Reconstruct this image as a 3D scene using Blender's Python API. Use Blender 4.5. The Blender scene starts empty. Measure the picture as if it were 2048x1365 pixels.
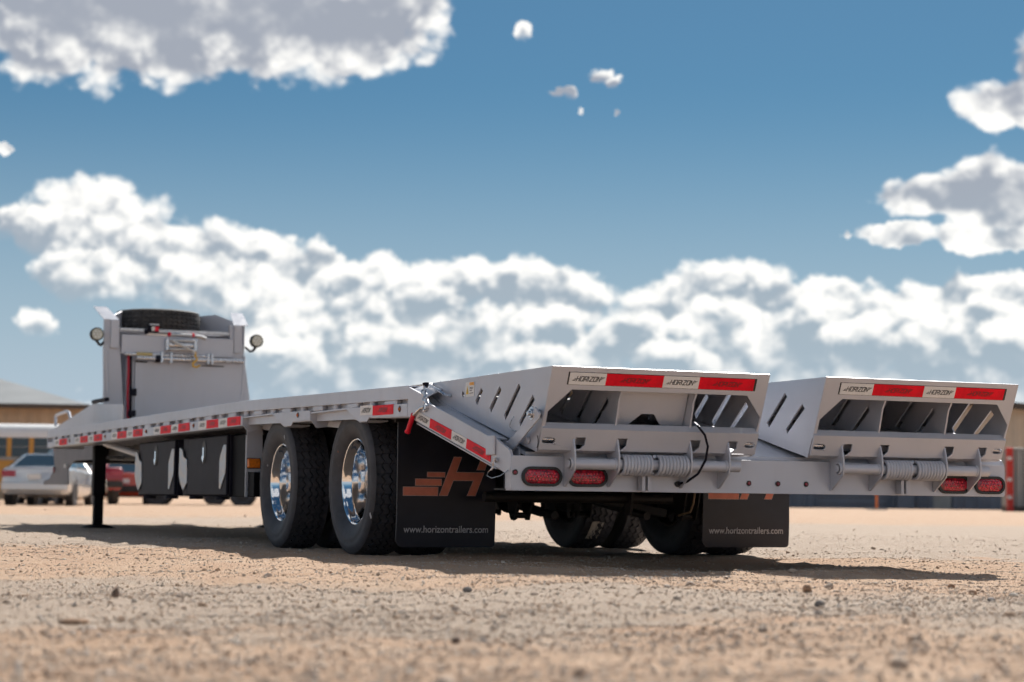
import bpy, bmesh, math, random
import numpy as np
from mathutils import Vector, Matrix, Euler
from mathutils.geometry import tessellate_polygon

random.seed(7)
rng = np.random.default_rng(7)
scn = bpy.context.scene
col = scn.collection
R = math.radians

# ------------------------------------------------------------------ camera
CAM = Vector((-3.3278, -7.6913, 0.3094))
YAW, PITCH, ROLL = 0.4081, 0.0809, 0.0108
cd = bpy.data.cameras.new('camera'); cam = bpy.data.objects.new('camera', cd); col.objects.link(cam)
fw = Vector((math.sin(YAW)*math.cos(PITCH), math.cos(YAW)*math.cos(PITCH), math.sin(PITCH)))
rt = Vector((math.cos(YAW), -math.sin(YAW), 0)); up = rt.cross(fw)
r2 = rt*math.cos(ROLL)+up*math.sin(ROLL); u2 = up*math.cos(ROLL)-rt*math.sin(ROLL)
M = Matrix((r2, u2, -fw)).transposed().to_4x4(); M.translation = CAM
cam.matrix_world = M
cd.sensor_width = 36; cd.sensor_fit = 'HORIZONTAL'; cd.lens = 3899.6/2048*36
cd.clip_start = 0.05; cd.clip_end = 20000
cd.dof.use_dof = True; cd.dof.focus_distance = 9.4; cd.dof.aperture_fstop = 3.2; cd.dof.aperture_blades = 0
scn.camera = cam

# ------------------------------------------------------------------ light
SUN_EL, SUN_AZ = R(42.3), R(40.2)            # azimuth from +Y towards +X
sd = bpy.data.lights.new('sun', 'SUN'); sun = bpy.data.objects.new('sun', sd); col.objects.link(sun)
sd.energy = 5.0; sd.angle = R(0.53); sd.color = (1.0, 0.945, 0.87)
sdir = Vector((math.sin(SUN_AZ)*math.cos(SUN_EL), math.cos(SUN_AZ)*math.cos(SUN_EL), math.sin(SUN_EL)))
sun.rotation_euler = sdir.to_track_quat('Z', 'Y').to_euler(); sun.location = (0, 0, 30)
scn.view_settings.view_transform = 'Standard'; scn.view_settings.look = 'None'
scn.view_settings.exposure = 0.45; scn.view_settings.gamma = 1.0
scn.view_settings.use_curve_mapping = False

# ------------------------------------------------------------------ world: sky and clouds
world = bpy.data.worlds.new('World'); scn.world = world; world.use_nodes = True
wt = world.node_tree; wt.nodes.clear()

class S:
    """socket wrapper with arithmetic"""
    nt = None
    def __init__(self, s): self.s = s
    @staticmethod
    def m(op, *a, clamp=False):
        n = S.nt.nodes.new('ShaderNodeMath'); n.operation = op; n.use_clamp = clamp
        for i, v in enumerate(a):
            if isinstance(v, S): S.nt.links.new(v.s, n.inputs[i])
            else: n.inputs[i].default_value = v
        return S(n.outputs[0])
    def __add__(a, b): return S.m('ADD', a, b)
    __radd__ = __add__
    def __sub__(a, b): return S.m('SUBTRACT', a, b)
    def __rsub__(a, b): return S.m('SUBTRACT', b, a)
    def __mul__(a, b): return S.m('MULTIPLY', a, b)
    __rmul__ = __mul__
    def __truediv__(a, b): return S.m('DIVIDE', a, b)
def smax(a, b): return S.m('MAXIMUM', a, b)
def smin(a, b): return S.m('MINIMUM', a, b)
def sstep(x, lo, hi, o0=0.0, o1=1.0, kind='SMOOTHSTEP'):
    n = S.nt.nodes.new('ShaderNodeMapRange'); n.interpolation_type = kind
    S.nt.links.new(x.s, n.inputs['Value'])
    for k, v in (('From Min', lo), ('From Max', hi), ('To Min', o0), ('To Max', o1)):
        n.inputs[k].default_value = v
    return S(n.outputs['Result'])
def comb(x, y, z=0.0):
    n = S.nt.nodes.new('ShaderNodeCombineXYZ')
    for i, v in enumerate((x, y, z)):
        if isinstance(v, S): S.nt.links.new(v.s, n.inputs[i])
        else: n.inputs[i].default_value = v
    return S(n.outputs[0])
def noise(vec, scale, detail=4, rough=0.55, out='Fac', dim='3D', lac=2.0, dist=0.0):
    n = S.nt.nodes.new('ShaderNodeTexNoise'); n.noise_dimensions = dim
    S.nt.links.new(vec.s, n.inputs['Vector'])
    n.inputs['Scale'].default_value = scale; n.inputs['Detail'].default_value = detail
    n.inputs['Roughness'].default_value = rough; n.inputs['Lacunarity'].default_value = lac
    n.inputs['Distortion'].default_value = dist
    return S(n.outputs[out])
def cmix(f, a, b, mode='MIX'):
    n = S.nt.nodes.new('ShaderNodeMix'); n.data_type = 'RGBA'; n.blend_type = mode
    for sock, v in ((n.inputs[0], f), (n.inputs[6], a), (n.inputs[7], b)):
        if isinstance(v, S): S.nt.links.new(v.s, sock)
        elif isinstance(v, (int, float)): sock.default_value = v
        else: sock.default_value = (*v, 1.0)
    return S(n.outputs[2])

S.nt = wt
tc = wt.nodes.new('ShaderNodeTexCoord')
sep = wt.nodes.new('ShaderNodeSeparateXYZ'); wt.links.new(tc.outputs['Generated'], sep.inputs[0])
dx, dy, dz = (S(sep.outputs[i]) for i in range(3))
DIRV = S(tc.outputs['Generated'])
az = S.m('ARCTAN2', dx, dy); el = S.m('ARCSINE', dz)
U = (az - 0.408) * 3.9
V = el * 3.9

# outline of the cloud bank on the horizon: (U, V) of its top
BANK = [(-1.1, 0.175), (-.85, 0.195), (-.7, 0.235), (-.58, 0.285), (-.50, 0.335), (-.44, 0.375), (-.40, 0.395), (-.37, 0.410), (-.33, 0.375), (-.28, 0.375), (-.2, 0.380),
        (-.09, 0.395), (-.02, 0.385), (.05, 0.400), (.11, 0.375), (.17, 0.355), (.23, 0.330), (.3, 0.345), (.36, 0.385), (.43, 0.410),
        (.48, 0.395), (.53, 0.355), (.58, 0.360), (.62, 0.380), (.66, 0.355), (.72, 0.330), (.80, 0.350), (.88, 0.385), (.93, 0.390), (.98, 0.365), (1.03, 0.395), (1.1, 0.375)]
# single clouds: centre U, V, radius U, V
BLOBS = [(-.90, .935, .20, .105), (-.72, .94, .28, .12), (-.50, .96, .28, .13), (-.36, .93, .17, .09), (-.28, 1.0, .13, .09),
         (-.6, 1.12, .42, .2),
         (.13, .77, .006, .006), (.205, .77, .005, .005),
         (1.0, .78, .11, .05), (1.08, .81, .09, .085),
         (.85, .60, .10, .04), (.98, .598, .16, .065), (.76, .52, .06, .018), (.93, .522, .13, .022), (.665, .52, .010, .010),
         (-1.0, .67, .018, .010), (-.5, .40, .12, .05)]

def voro(vec, scale, detail=2.0, rough=.5, smooth=.6):
    n = S.nt.nodes.new('ShaderNodeTexVoronoi'); n.feature = 'F1'; n.voronoi_dimensions = '2D'
    S.nt.links.new(vec.s, n.inputs['Vector']); n.inputs['Scale'].default_value = scale
    n.inputs['Detail'].default_value = detail; n.inputs['Roughness'].default_value = rough
    n.normalize = True
    return S(n.outputs['Distance'])
def vmath(op, a, b_):
    n = S.nt.nodes.new('ShaderNodeVectorMath'); n.operation = op
    for i, v in enumerate((a, b_)):
        if isinstance(v, S): S.nt.links.new(v.s, n.inputs[i])
        else: n.inputs[i].default_value = v
    return S(n.outputs[0])
def cloud_base(U, V):
    """smooth cloud field: horizon bank and single clouds, before the billows are added"""
    P = comb(U, V)
    w = noise(P, 4.5, 2, .5, 'Color')
    PWv = vmath('ADD', P, vmath('MULTIPLY', vmath('SUBTRACT', w, (.5, .5, .5)), (.075, .05, 0)))
    w2 = noise(P, 30.0, 3, .6, 'Color')
    PWs = vmath('ADD', PWv, vmath('MULTIPLY', vmath('SUBTRACT', w2, (.5, .5, .5)), (.065, .040, 0)))
    PWv = vmath('ADD', PWv, vmath('MULTIPLY', vmath('SUBTRACT', w2, (.5, .5, .5)), (.016, .012, 0)))
    sx = wt.nodes.new('ShaderNodeSeparateXYZ'); wt.links.new(PWv.s, sx.inputs[0])
    Uw, Vw = S(sx.outputs[0]), S(sx.outputs[1])
    fc = wt.nodes.new('ShaderNodeFloatCurve')
    c = fc.mapping.curves[0]
    pts = [((u+1.1)/2.2, v) for u, v in BANK]
    c.points[0].location = pts[0]; c.points[1].location = pts[-1]
    for p in pts[1:-1]: c.points.new(*p)
    fc.mapping.update()
    wt.links.new(((Uw + 1.1) / 2.2).s, fc.inputs['Value'])
    depth = S(fc.outputs[0]) - Vw                # how far below the top of the bank
    F = smin(depth * 6.0, 0.55)
    # the bank thins out and breaks up towards the horizon
    F = F - sstep(Vw, .34, .18, 0.0, .40)
    for (cu, cv, ru, rv) in BLOBS:
        vm = wt.nodes.new('ShaderNodeVectorMath'); vm.operation = 'MULTIPLY_ADD'
        wt.links.new((PWs if rv < .03 else PWv).s, vm.inputs[0])
        vm.inputs[1].default_value = (1/ru, 1/rv, 0); vm.inputs[2].default_value = (-cu/ru, -cv/rv, 0)
        ln = wt.nodes.new('ShaderNodeVectorMath'); ln.operation = 'LENGTH'; wt.links.new(vm.outputs[0], ln.inputs[0])
        cap = min(1.0, max(.30, rv/.10)); k = 1.0 if rv > .03 else .75
        F = smax(F, smin((1.0 - S(ln.outputs['Value'])) * k, cap))
    return F, depth
def billows(U, V, fine=True):
    P = comb(U, V * 1.15)
    w = noise(P, 9.0, 3, .55, 'Color')
    Pw = vmath('ADD', P, vmath('MULTIPLY', vmath('SUBTRACT', w, (.5, .5, .5)), (.06, .05, 0)))
    lo = noise(P, 5.0, 2, .5) - .5
    v1 = .47 - voro(Pw, 9.5, 2.3, .55)
    if not fine: return lo * 1.15 + v1 * 1.25
    hi = noise(P, 30.0, 3, .55) - .5
    return lo * 1.15 + v1 * 1.25 + hi * .22

B0, depth = cloud_base(U, V)
n0 = billows(U, V); n1 = billows(U + .008, V + .022); n2 = billows(U + .016, V + .058, False)
Fa = B0 + n0
# loose cumulus over the rest of the sky, out of view, its cover set to brighten the shaded faces
gn = noise(DIRV, 2.6, 5, .5) - .52
out_v = sstep(V, 1.02, 1.25)
out_u = sstep(S.m('ABSOLUTE', U), 1.1, 1.4)
elsewhere = smax(out_v, out_u * sstep(V, .45, .62))
gF = gn * 6.0 * elsewhere - (1.0 - elsewhere) * 4.0
F = smax(Fa, gF)
alpha = sstep(F, -.05, .26)
slope = (n0 - n1) * 1.2 + (n0 - n2) * .80
rim = sstep(F, .45, .04)                       # thin edges pass the sunlight
core = sstep(B0, .10, .95)                     # thick middle stays grey
mott = noise(comb(U, V), 3.3, 2, .5) - .5
bright = slope * 1.35 * (1.0 - core * .72) + rim * .46 + .18 - core * .36 + mott * .45 + sstep(depth, .13, .0, 0.0, .26) * sstep(V, .62, .5)
HAZE = (3.75, 4.65, 5.45)
grey = cmix(sstep(V, .25, .75), (3.35, 4.15, 4.8), (3.2, 3.5, 4.1))
WHITE = (9.2, 9.1, 8.8)
ccol = cmix(sstep(bright, -.22, .92), grey, WHITE)
sky = wt.nodes.new('ShaderNodeTexSky'); sky.sky_type = 'NISHITA'; sky.sun_disc = False
sky.sun_elevation = SUN_EL; sky.sun_rotation = SUN_AZ
wt.links.new(tc.outputs['Generated'], sky.inputs['Vector'])
sky.altitude = 600; sky.air_density = 1.0; sky.dust_density = 0.35; sky.ozone_density = 2.6
gmn = wt.nodes.new('ShaderNodeGamma'); gmn.inputs['Gamma'].default_value = 0.85
skyc = cmix(1.0, S(sky.outputs[0]), (.155, .155, .155), 'MULTIPLY')
wt.links.new(skyc.s, gmn.inputs['Color'])
skyc = cmix(1.0, S(gmn.outputs[0]), (1.45, 2.52, 2.97), 'MULTIPLY')
skyc = cmix(sstep(V, .85, .10, 0.0, .95), skyc, HAZE)       # pale haze low in the sky
fin = cmix(alpha, skyc, ccol)
# heaped heads of the horizon bank, far row first: centre U, V and radius
HEADS = [(.012, .926, .017), (.165, .846, .017), (.186, .830, .016), (.085, .803, .009), (.112, .805, .012), (-0.834, 0.515, 0.082), (-0.914, 0.511, 0.058), (-0.764, 0.481, 0.072), (-0.979, 0.52, 0.042), (-0.694, 0.467, 0.066), (-0.624, 0.472, 0.068), (-0.484, 0.476, 0.048), (-0.424, 0.442, 0.06), (-0.386, 0.46, 0.036), (-0.334, 0.41, 0.06), (-0.279, 0.411, 0.062), (-0.219, 0.405, 0.06), (-0.159, 0.409, 0.062), (-0.094, 0.42, 0.058), (0.036, 0.407, 0.068), (0.106, 0.405, 0.06), (0.288, 0.374, 0.052), (0.338, 0.397, 0.055), (0.396, 0.401, 0.066), (0.456, 0.416, 0.062), (0.508, 0.388, 0.055), (0.626, 0.404, 0.048), (0.736, 0.362, 0.055), (0.806, 0.38, 0.06), (0.876, 0.39, 0.06), (0.938, 0.382, 0.055), (1.006, 0.382, 0.058), (-0.874, 0.425, 0.052), (-0.809, 0.418, 0.058), (-0.594, 0.403, 0.078), (-0.464, 0.369, 0.07), (-0.399, 0.315, 0.085), (-0.319, 0.331, 0.068), (-0.239, 0.296, 0.058), (-0.156, 0.382, 0.046), (-0.066, 0.353, 0.048), (0.038, 0.334, 0.04), (0.106, 0.328, 0.058), (0.188, 0.299, 0.058), (0.276, 0.312, 0.066), (0.376, 0.318, 0.076), (0.458, 0.336, 0.066), (0.536, 0.307, 0.066), (0.618, 0.338, 0.066), (0.698, 0.309, 0.058), (0.776, 0.337, 0.058), (0.856, 0.308, 0.066), (0.938, 0.341, 0.058), (1.008, 0.305, 0.06), (0.066, 0.265, 0.058), (-0.464, 0.259, 0.06), (0.306, 0.257, 0.06), (-0.939, 0.334, 0.034)]
pw_ = noise(comb(U, V), 9.0, 5, .62, 'Color')
PH = vmath('ADD', comb(U, V), vmath('MULTIPLY', vmath('SUBTRACT', pw_, (.5, .5, .5)), (.105, .075, 0)))
bump_ = n0 * .85 - .03
relief = (n0 - n1) * 1.3 + (n0 - n2) * .6
rh_ = random.Random(5)
for (cu, cv, r_h) in HEADS:
    wx = r_h*rh_.uniform(1.05, 1.75)
    # the vanishing share of the colour so far keeps the heads evaluated one after the other
    PHk = vmath('ADD', PH, vmath('MULTIPLY', fin, (1e-7, 1e-7, 0)))
    vm = wt.nodes.new('ShaderNodeVectorMath'); vm.operation = 'MULTIPLY_ADD'; wt.links.new(PHk.s, vm.inputs[0])
    vm.inputs[1].default_value = (1/wx, 1/r_h, 0); vm.inputs[2].default_value = (-cu/wx, -cv/r_h, 0)
    ln = wt.nodes.new('ShaderNodeVectorMath'); ln.operation = 'LENGTH'; wt.links.new(vm.outputs[0], ln.inputs[0])
    sp = wt.nodes.new('ShaderNodeSeparateXYZ'); wt.links.new(vm.outputs[0], sp.inputs[0])
    d_h = 1.0 - S(ln.outputs['Value']) + bump_
    ny = S(sp.outputs[1])
    tone = ny * .55 + S(sp.outputs[0]) * .10 - smin(smax(d_h, 0.0), 1.0) * .42 + relief + .52
    # the foot of each head melts into what lies behind it
    a_h = sstep(d_h, -.05, .26) * sstep(ny, -1.0, -.05)
    fin = cmix(a_h, fin, cmix(sstep(tone, .05, .80), grey, WHITE))
fin = cmix(sstep(V, .33, .12, 0.0, .80), fin, HAZE)

bg = wt.nodes.new('ShaderNodeBackground'); wt.links.new(fin.s, bg.inputs['Color']); bg.inputs['Strength'].default_value = 0.085
wo = wt.nodes.new('ShaderNodeOutputWorld'); wt.links.new(bg.outputs[0], wo.inputs['Surface'])
try:
    world.cycles.sampling_method = 'MANUAL'; world.cycles.sample_map_resolution = 512
except Exception: pass

# ------------------------------------------------------------------ materials
MATS = {}
def mat(name, base=(.5, .5, .5), rough=.5, metal=0.0, var=0.0, vscale=6.0, bump=0.0, bscale=200.0, coat=0.0,
        spec=.5, dirt=None, emit=None, rvar=0.0):
    m = bpy.data.materials.new(name); m.use_nodes = True
    nt = m.node_tree; S.nt = nt
    b = nt.nodes['Principled BSDF']
    b.inputs['Base Color'].default_value = (*base, 1); b.inputs['Roughness'].default_value = rough
    b.inputs['Metallic'].default_value = metal; b.inputs['Coat Weight'].default_value = coat
    b.inputs['Specular IOR Level'].default_value = spec
    t = nt.nodes.new('ShaderNodeTexCoord'); P = S(t.outputs['Object'])
    if var or dirt or rvar:
        n = noise(P, vscale, 6, .6)
        c = cmix(sstep(n, .3, .7), tuple(x*(1-var) for x in base), tuple(min(1, x*(1+var)) for x in base))
        if dirt:
            n2 = noise(P, vscale*2.7, 8, .65)
            c = cmix(sstep(n2, dirt[1], dirt[1]+.16) * dirt[2], c, dirt[0])
        nt.links.new(c.s, b.inputs['Base Color'])
        if rvar:
            nt.links.new(sstep(noise(P, vscale*3, 5, .6), .3, .7, max(.02, rough-rvar), rough+rvar).s, b.inputs['Roughness'])
    if bump:
        n3 = noise(P, bscale, 3, .6)
        bn = nt.nodes.new('ShaderNodeBump'); bn.inputs['Strength'].default_value = bump; bn.inputs['Distance'].default_value = .002
        nt.links.new(n3.s, bn.inputs['Height']); nt.links.new(bn.outputs[0], b.inputs['Normal'])
    if emit:
        b.inputs['Emission Color'].default_value = (*emit[0], 1); b.inputs['Emission Strength'].default_value = emit[1]
    MATS[name] = m
    return m

mat('paint', (.50, .512, .56), .34, 0.2, .06, 1.7, .06, 350, 0.0, spec=.4, dirt=((.32, .29, .27), .60, .25), rvar=.07)
m = MATS['paint']; nt = m.node_tree; S.nt = nt; b = nt.nodes['Principled BSDF']
t = nt.nodes.new('ShaderNodeTexCoord'); P = S(t.outputs['Object'])
mp_ = nt.nodes.new('ShaderNodeMapping'); mp_.inputs['Scale'].default_value = (14, 14, 1.1); nt.links.new(P.s, mp_.inputs['Vector'])
streak = noise(S(mp_.outputs[0]), 1.0, 5, .6); cloudy = noise(P, .9, 4, .55); speck = noise(P, 140, 3, .6); scuff = noise(P, 9.0, 7, .7)
pc = cmix(sstep(cloudy, .3, .7), (.500, .512, .560), (.555, .568, .625))
pc = cmix(sstep(streak, .5, .8) * .16, pc, (.43, .43, .45))
pc = cmix(sstep(scuff, .64, .74) * .10, pc, (.36, .34, .33))
pc = cmix(sstep(speck, .66, .76) * .15, pc, (.40, .36, .32))
nt.links.new(pc.s, b.inputs['Base Color'])
nt.links.new(sstep(streak * .5 + scuff * .5, .35, .65, .28, .40).s, b.inputs['Roughness'])
wav = noise(P, 2.6, 2, .5); bw_ = nt.nodes.new('ShaderNodeBump'); bw_.inputs['Strength'].default_value = .12; bw_.inputs['Distance'].default_value = .01
nt.links.new(wav.s, bw_.inputs['Height']); nt.links.new(bw_.outputs[0], b.inputs['Normal'])
mat('black_paint', (.008, .008, .010), .55, 0, .2, 5, .1, 300, spec=.06, dirt=((.06, .05, .045), .62, .2))
mat('chassis_black', (.014, .013, .013), .55, 0, .2, 5, .15, 200, dirt=((.12, .095, .07), .58, .35))
mat('plastic_black', (.014, .014, .023), .5, 0, .15, 8, .12, 500, spec=.10, dirt=((.07, .065, .06), .64, .2))
mat('rubber', (.050, .051, .060), .6, 0, .2, 14, .2, 260, spec=.4, dirt=((.12, .105, .09), .56, .38))
mat('rubber_dusty', (.040, .040, .042), .75, 0, .3, 16, .25, 260, dirt=((.16, .15, .14), .52, .45))
mat('flap', (.020, .021, .031), .45, 0, .15, 6, .06, 350, dirt=((.07, .062, .055), .62, .2))
mat('chrome', (.86, .86, .87), .09, 1.0, 0, rvar=.02)
mat('zinc', (.62, .63, .66), .28, 1.0, .1, 20, rvar=.08)
mat('aluminium', (.58, .59, .61), .38, .9, .12, 30, rvar=.1, dirt=((.25, .25, .26), .6, .3))
mat('red_tape', (.82, .006, .022), .5, 0, .12, 18, .15, 900, 0, spec=.15, dirt=((.45, .10, .09), .60, .35))
mat('white_tape', (.78, .76, .74), .45, 0, .05, 18, .15, 900, 0, spec=.25, dirt=((.55, .50, .44), .60, .4))
mat('ink', (.018, .018, .018), .5)
mat('ink_red', (.16, .006, .01), .45)
mat('copper', (.74, .235, .15), .45, 0, .08, 20)
mat('flap_white', (.50, .49, .50), .5)
mat('outline', (.62, .45, .40), .5)
mat('red_lens', (.42, .008, .022), .12, 0, .45, 90, .6, 240, .8)
mat('red_led', (.70, .02, .05), .12, 0, .3, 60, coat=.8)
mat('lamp_rubber', (.022, .024, .026), .5, 0, .1)
mat('amber', (.85, .21, .02), .18, 0, .3, 80, .3, 200, .6)
mat('amber_small', (.50, .12, .02), .25, 0, .2, 80)
mat('red_small', (.22, .006, .02), .2, 0, .2, 80, coat=.5)
mat('neck_shaded_grey', (.13, .125, .14), .5, 0, .1, 4)  # trailer grey darkened: the deck's shade is put into this colour
mat('red_handle', (.75, .006, .03), .45, 0, .05, 20)
mat('red_hose', (.45, .008, .03), .4)
mat('label_white', (.74, .74, .73), .4)
mat('label_yellow', (.85, .58, .03), .4)
mat('label_orange', (.85, .38, .02), .4)
mat('sticker', (.50, .45, .39), .7, 0, .25, 30, dirt=((.30, .10, .06), .56, .6))
mat('hook_yellow', (.72, .42, .03), .4)
mat('lamp_glass', (.62, .58, .46), .15, .2, .2, 60, coat=.6)
mat('wood', (.30, .20, .12), .7, 0, .3, 4, .3, 60)
mat('white_plastic', (.65, .64, .62), .4)
mat('car_silver', (.64, .66, .68), .25, .4, 0, coat=.8)
mat('car_white', (.74, .74, .70), .28, 0, .02, coat=.7)
mat('car_red', (.30, .008, .02), .22, .1, 0, coat=.9)
mat('car_orange', (.52, .06, .025), .3, 0, 0, coat=.7)
mat('car_blue', (.03, .05, .13), .25, .2, 0, coat=.8)
mat('car_glass', (.02, .03, .035), .05, 0, 0, spec=.8)
mat('car_trim', (.02, .02, .022), .5)
mat('bumper_tan', (.28, .22, .17), .5)
mat('bus_yellow', (.58, .28, .045), .4, 0, .05, 3)
mat('bus_white', (.78, .78, .78), .45, 0, .03, 2)
mat('wall_tan', (.46, .33, .22), .6, 0, .08, .8)
mat('wall_beige', (.55, .46, .36), .6, 0, .08, .6)
mat('wainscot', (.13, .15, .19), .55, 0, .1, .8)
mat('roof_grey', (.30, .31, .31), .45, .3, .1, .5)
mat('trim_dark', (.07, .055, .045), .6)
mat('container_grey', (.30, .30, .29), .5, .2, .12, 1.0)
mat('post_red', (.55, .03, .02), .45, 0, .1, 3)
mat('post_orange', (.62, .16, .03), .5, 0, .1, 4)
mat('pale_yellow', (.55, .42, .18), .6)
mat('concrete', (.38, .35, .32), .8, 0, .1, 3)

# corner guards: raised tread pattern on aluminium
m = mat('tread_plate', (.44, .45, .47), .34, .85)
S.nt = m.node_tree; nt = m.node_tree
t = nt.nodes.new('ShaderNodeTexCoord'); vo = nt.nodes.new('ShaderNodeTexVoronoi'); vo.inputs['Scale'].default_value = 16
nt.links.new(t.outputs['Object'], vo.inputs['Vector'])
bn = nt.nodes.new('ShaderNodeBump'); bn.inputs['Strength'].default_value = 1.0; bn.inputs['Distance'].default_value = .006; bn.invert = True
nt.links.new(vo.outputs['Distance'], bn.inputs['Height']); nt.links.new(bn.outputs[0], nt.nodes['Principled BSDF'].inputs['Normal'])

# LED tail lamp lens: a grid of cells inside the red plastic
m = MATS['red_lens']; S.nt = m.node_tree; nt = m.node_tree; b = nt.nodes['Principled BSDF']
t = nt.nodes.new('ShaderNodeTexCoord'); vo = nt.nodes.new('ShaderNodeTexVoronoi'); vo.inputs['Scale'].default_value = 70
nt.links.new(t.outputs['Object'], vo.inputs['Vector'])
cc = cmix(sstep(S(vo.outputs['Distance']), .15, .75), (.62, .012, .035), (.20, .004, .018))
nt.links.new(cc.s, b.inputs['Base Color'])

# ------------------------------------------------------------------ ground material
gm = bpy.data.materials.new('dirt_and_gravel'); gm.use_nodes = True
nt = gm.node_tree; S.nt = nt; b = nt.nodes['Principled BSDF']
geo = nt.nodes.new('ShaderNodeNewGeometry'); PW_ = S(geo.outputs['Position'])
big = noise(PW_, .35, 5, .6); mid = noise(PW_, 2.2, 6, .6); fine = noise(PW_, 26, 6, .65); grit = noise(PW_, 120, 4, .7)
# worn strips where gravel lies thicker, running across the yard
spx = nt.nodes.new('ShaderNodeSeparateXYZ'); nt.links.new(geo.outputs['Position'], spx.inputs[0])
along = S(spx.outputs[0])*.397 + S(spx.outputs[1])*.918 + (big - .5)*4.5 + (mid - .5)*1.4
dd = along + 8.38
strip = smax(smin(sstep(dd, 3.7, 5.0), sstep(dd, 7.2, 5.9)), smin(sstep(dd, 10.2, 12.5), sstep(dd, 34, 24)))
gravel = sstep(strip*1.1 - .5 + (mid - .5)*1.3 + (fine-.5)*.6, -.35, .35)
dirt_c = cmix(sstep(mid, .3, .7), (.455, .297, .197), (.515, .36, .25))
grav_c = cmix(sstep(fine, .3, .7), (.335, .275, .222), (.45, .385, .325))
gc = cmix(gravel * .72, dirt_c, grav_c)
gc = cmix(sstep(grit, .48, .78) * .38, gc, (.29, .205, .145))
gc = cmix(sstep(noise(PW_, 75, 4, .6), .56, .70) * .6, gc, (.56, .48, .40))
nt.links.new(gc.s, b.inputs['Base Color']); b.inputs['Roughness'].default_value = .93; b.inputs['Specular IOR Level'].default_value = .25
bn = nt.nodes.new('ShaderNodeBump'); bn.inputs['Strength'].default_value = 1.0; bn.inputs['Distance'].default_value = .014
nt.links.new((fine*.6 + grit*.5).s, bn.inputs['Height']); nt.links.new(bn.outputs[0], b.inputs['Normal'])
MATS['ground'] = gm

pm = bpy.data.materials.new('pebble_stone'); pm.use_nodes = True
nt = pm.node_tree; S.nt = nt; b = nt.nodes['Principled BSDF']
geo = nt.nodes.new('ShaderNodeNewGeometry')
cr = nt.nodes.new('ShaderNodeValToRGB'); nt.links.new(geo.outputs['Random Per Island'], cr.inputs[0])
e = cr.color_ramp.elements
e[0].position = 0; e[0].color = (.46, .31, .21, 1); e[1].position = 1; e[1].color = (.68, .60, .51, 1)
for p_, c_ in ((.2, (.50, .36, .255, 1)), (.4, (.43, .345, .275, 1)), (.55, (.52, .44, .365, 1)), (.68, (.31, .235, .18, 1)), (.76, (.53, .39, .285, 1)), (.9, (.49, .43, .38, 1))):
    q = e.new(p_); q.color = c_
nt.links.new(cr.outputs[0], b.inputs['Base Color']); b.inputs['Roughness'].default_value = .85
MATS['pebble'] = pm

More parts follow.
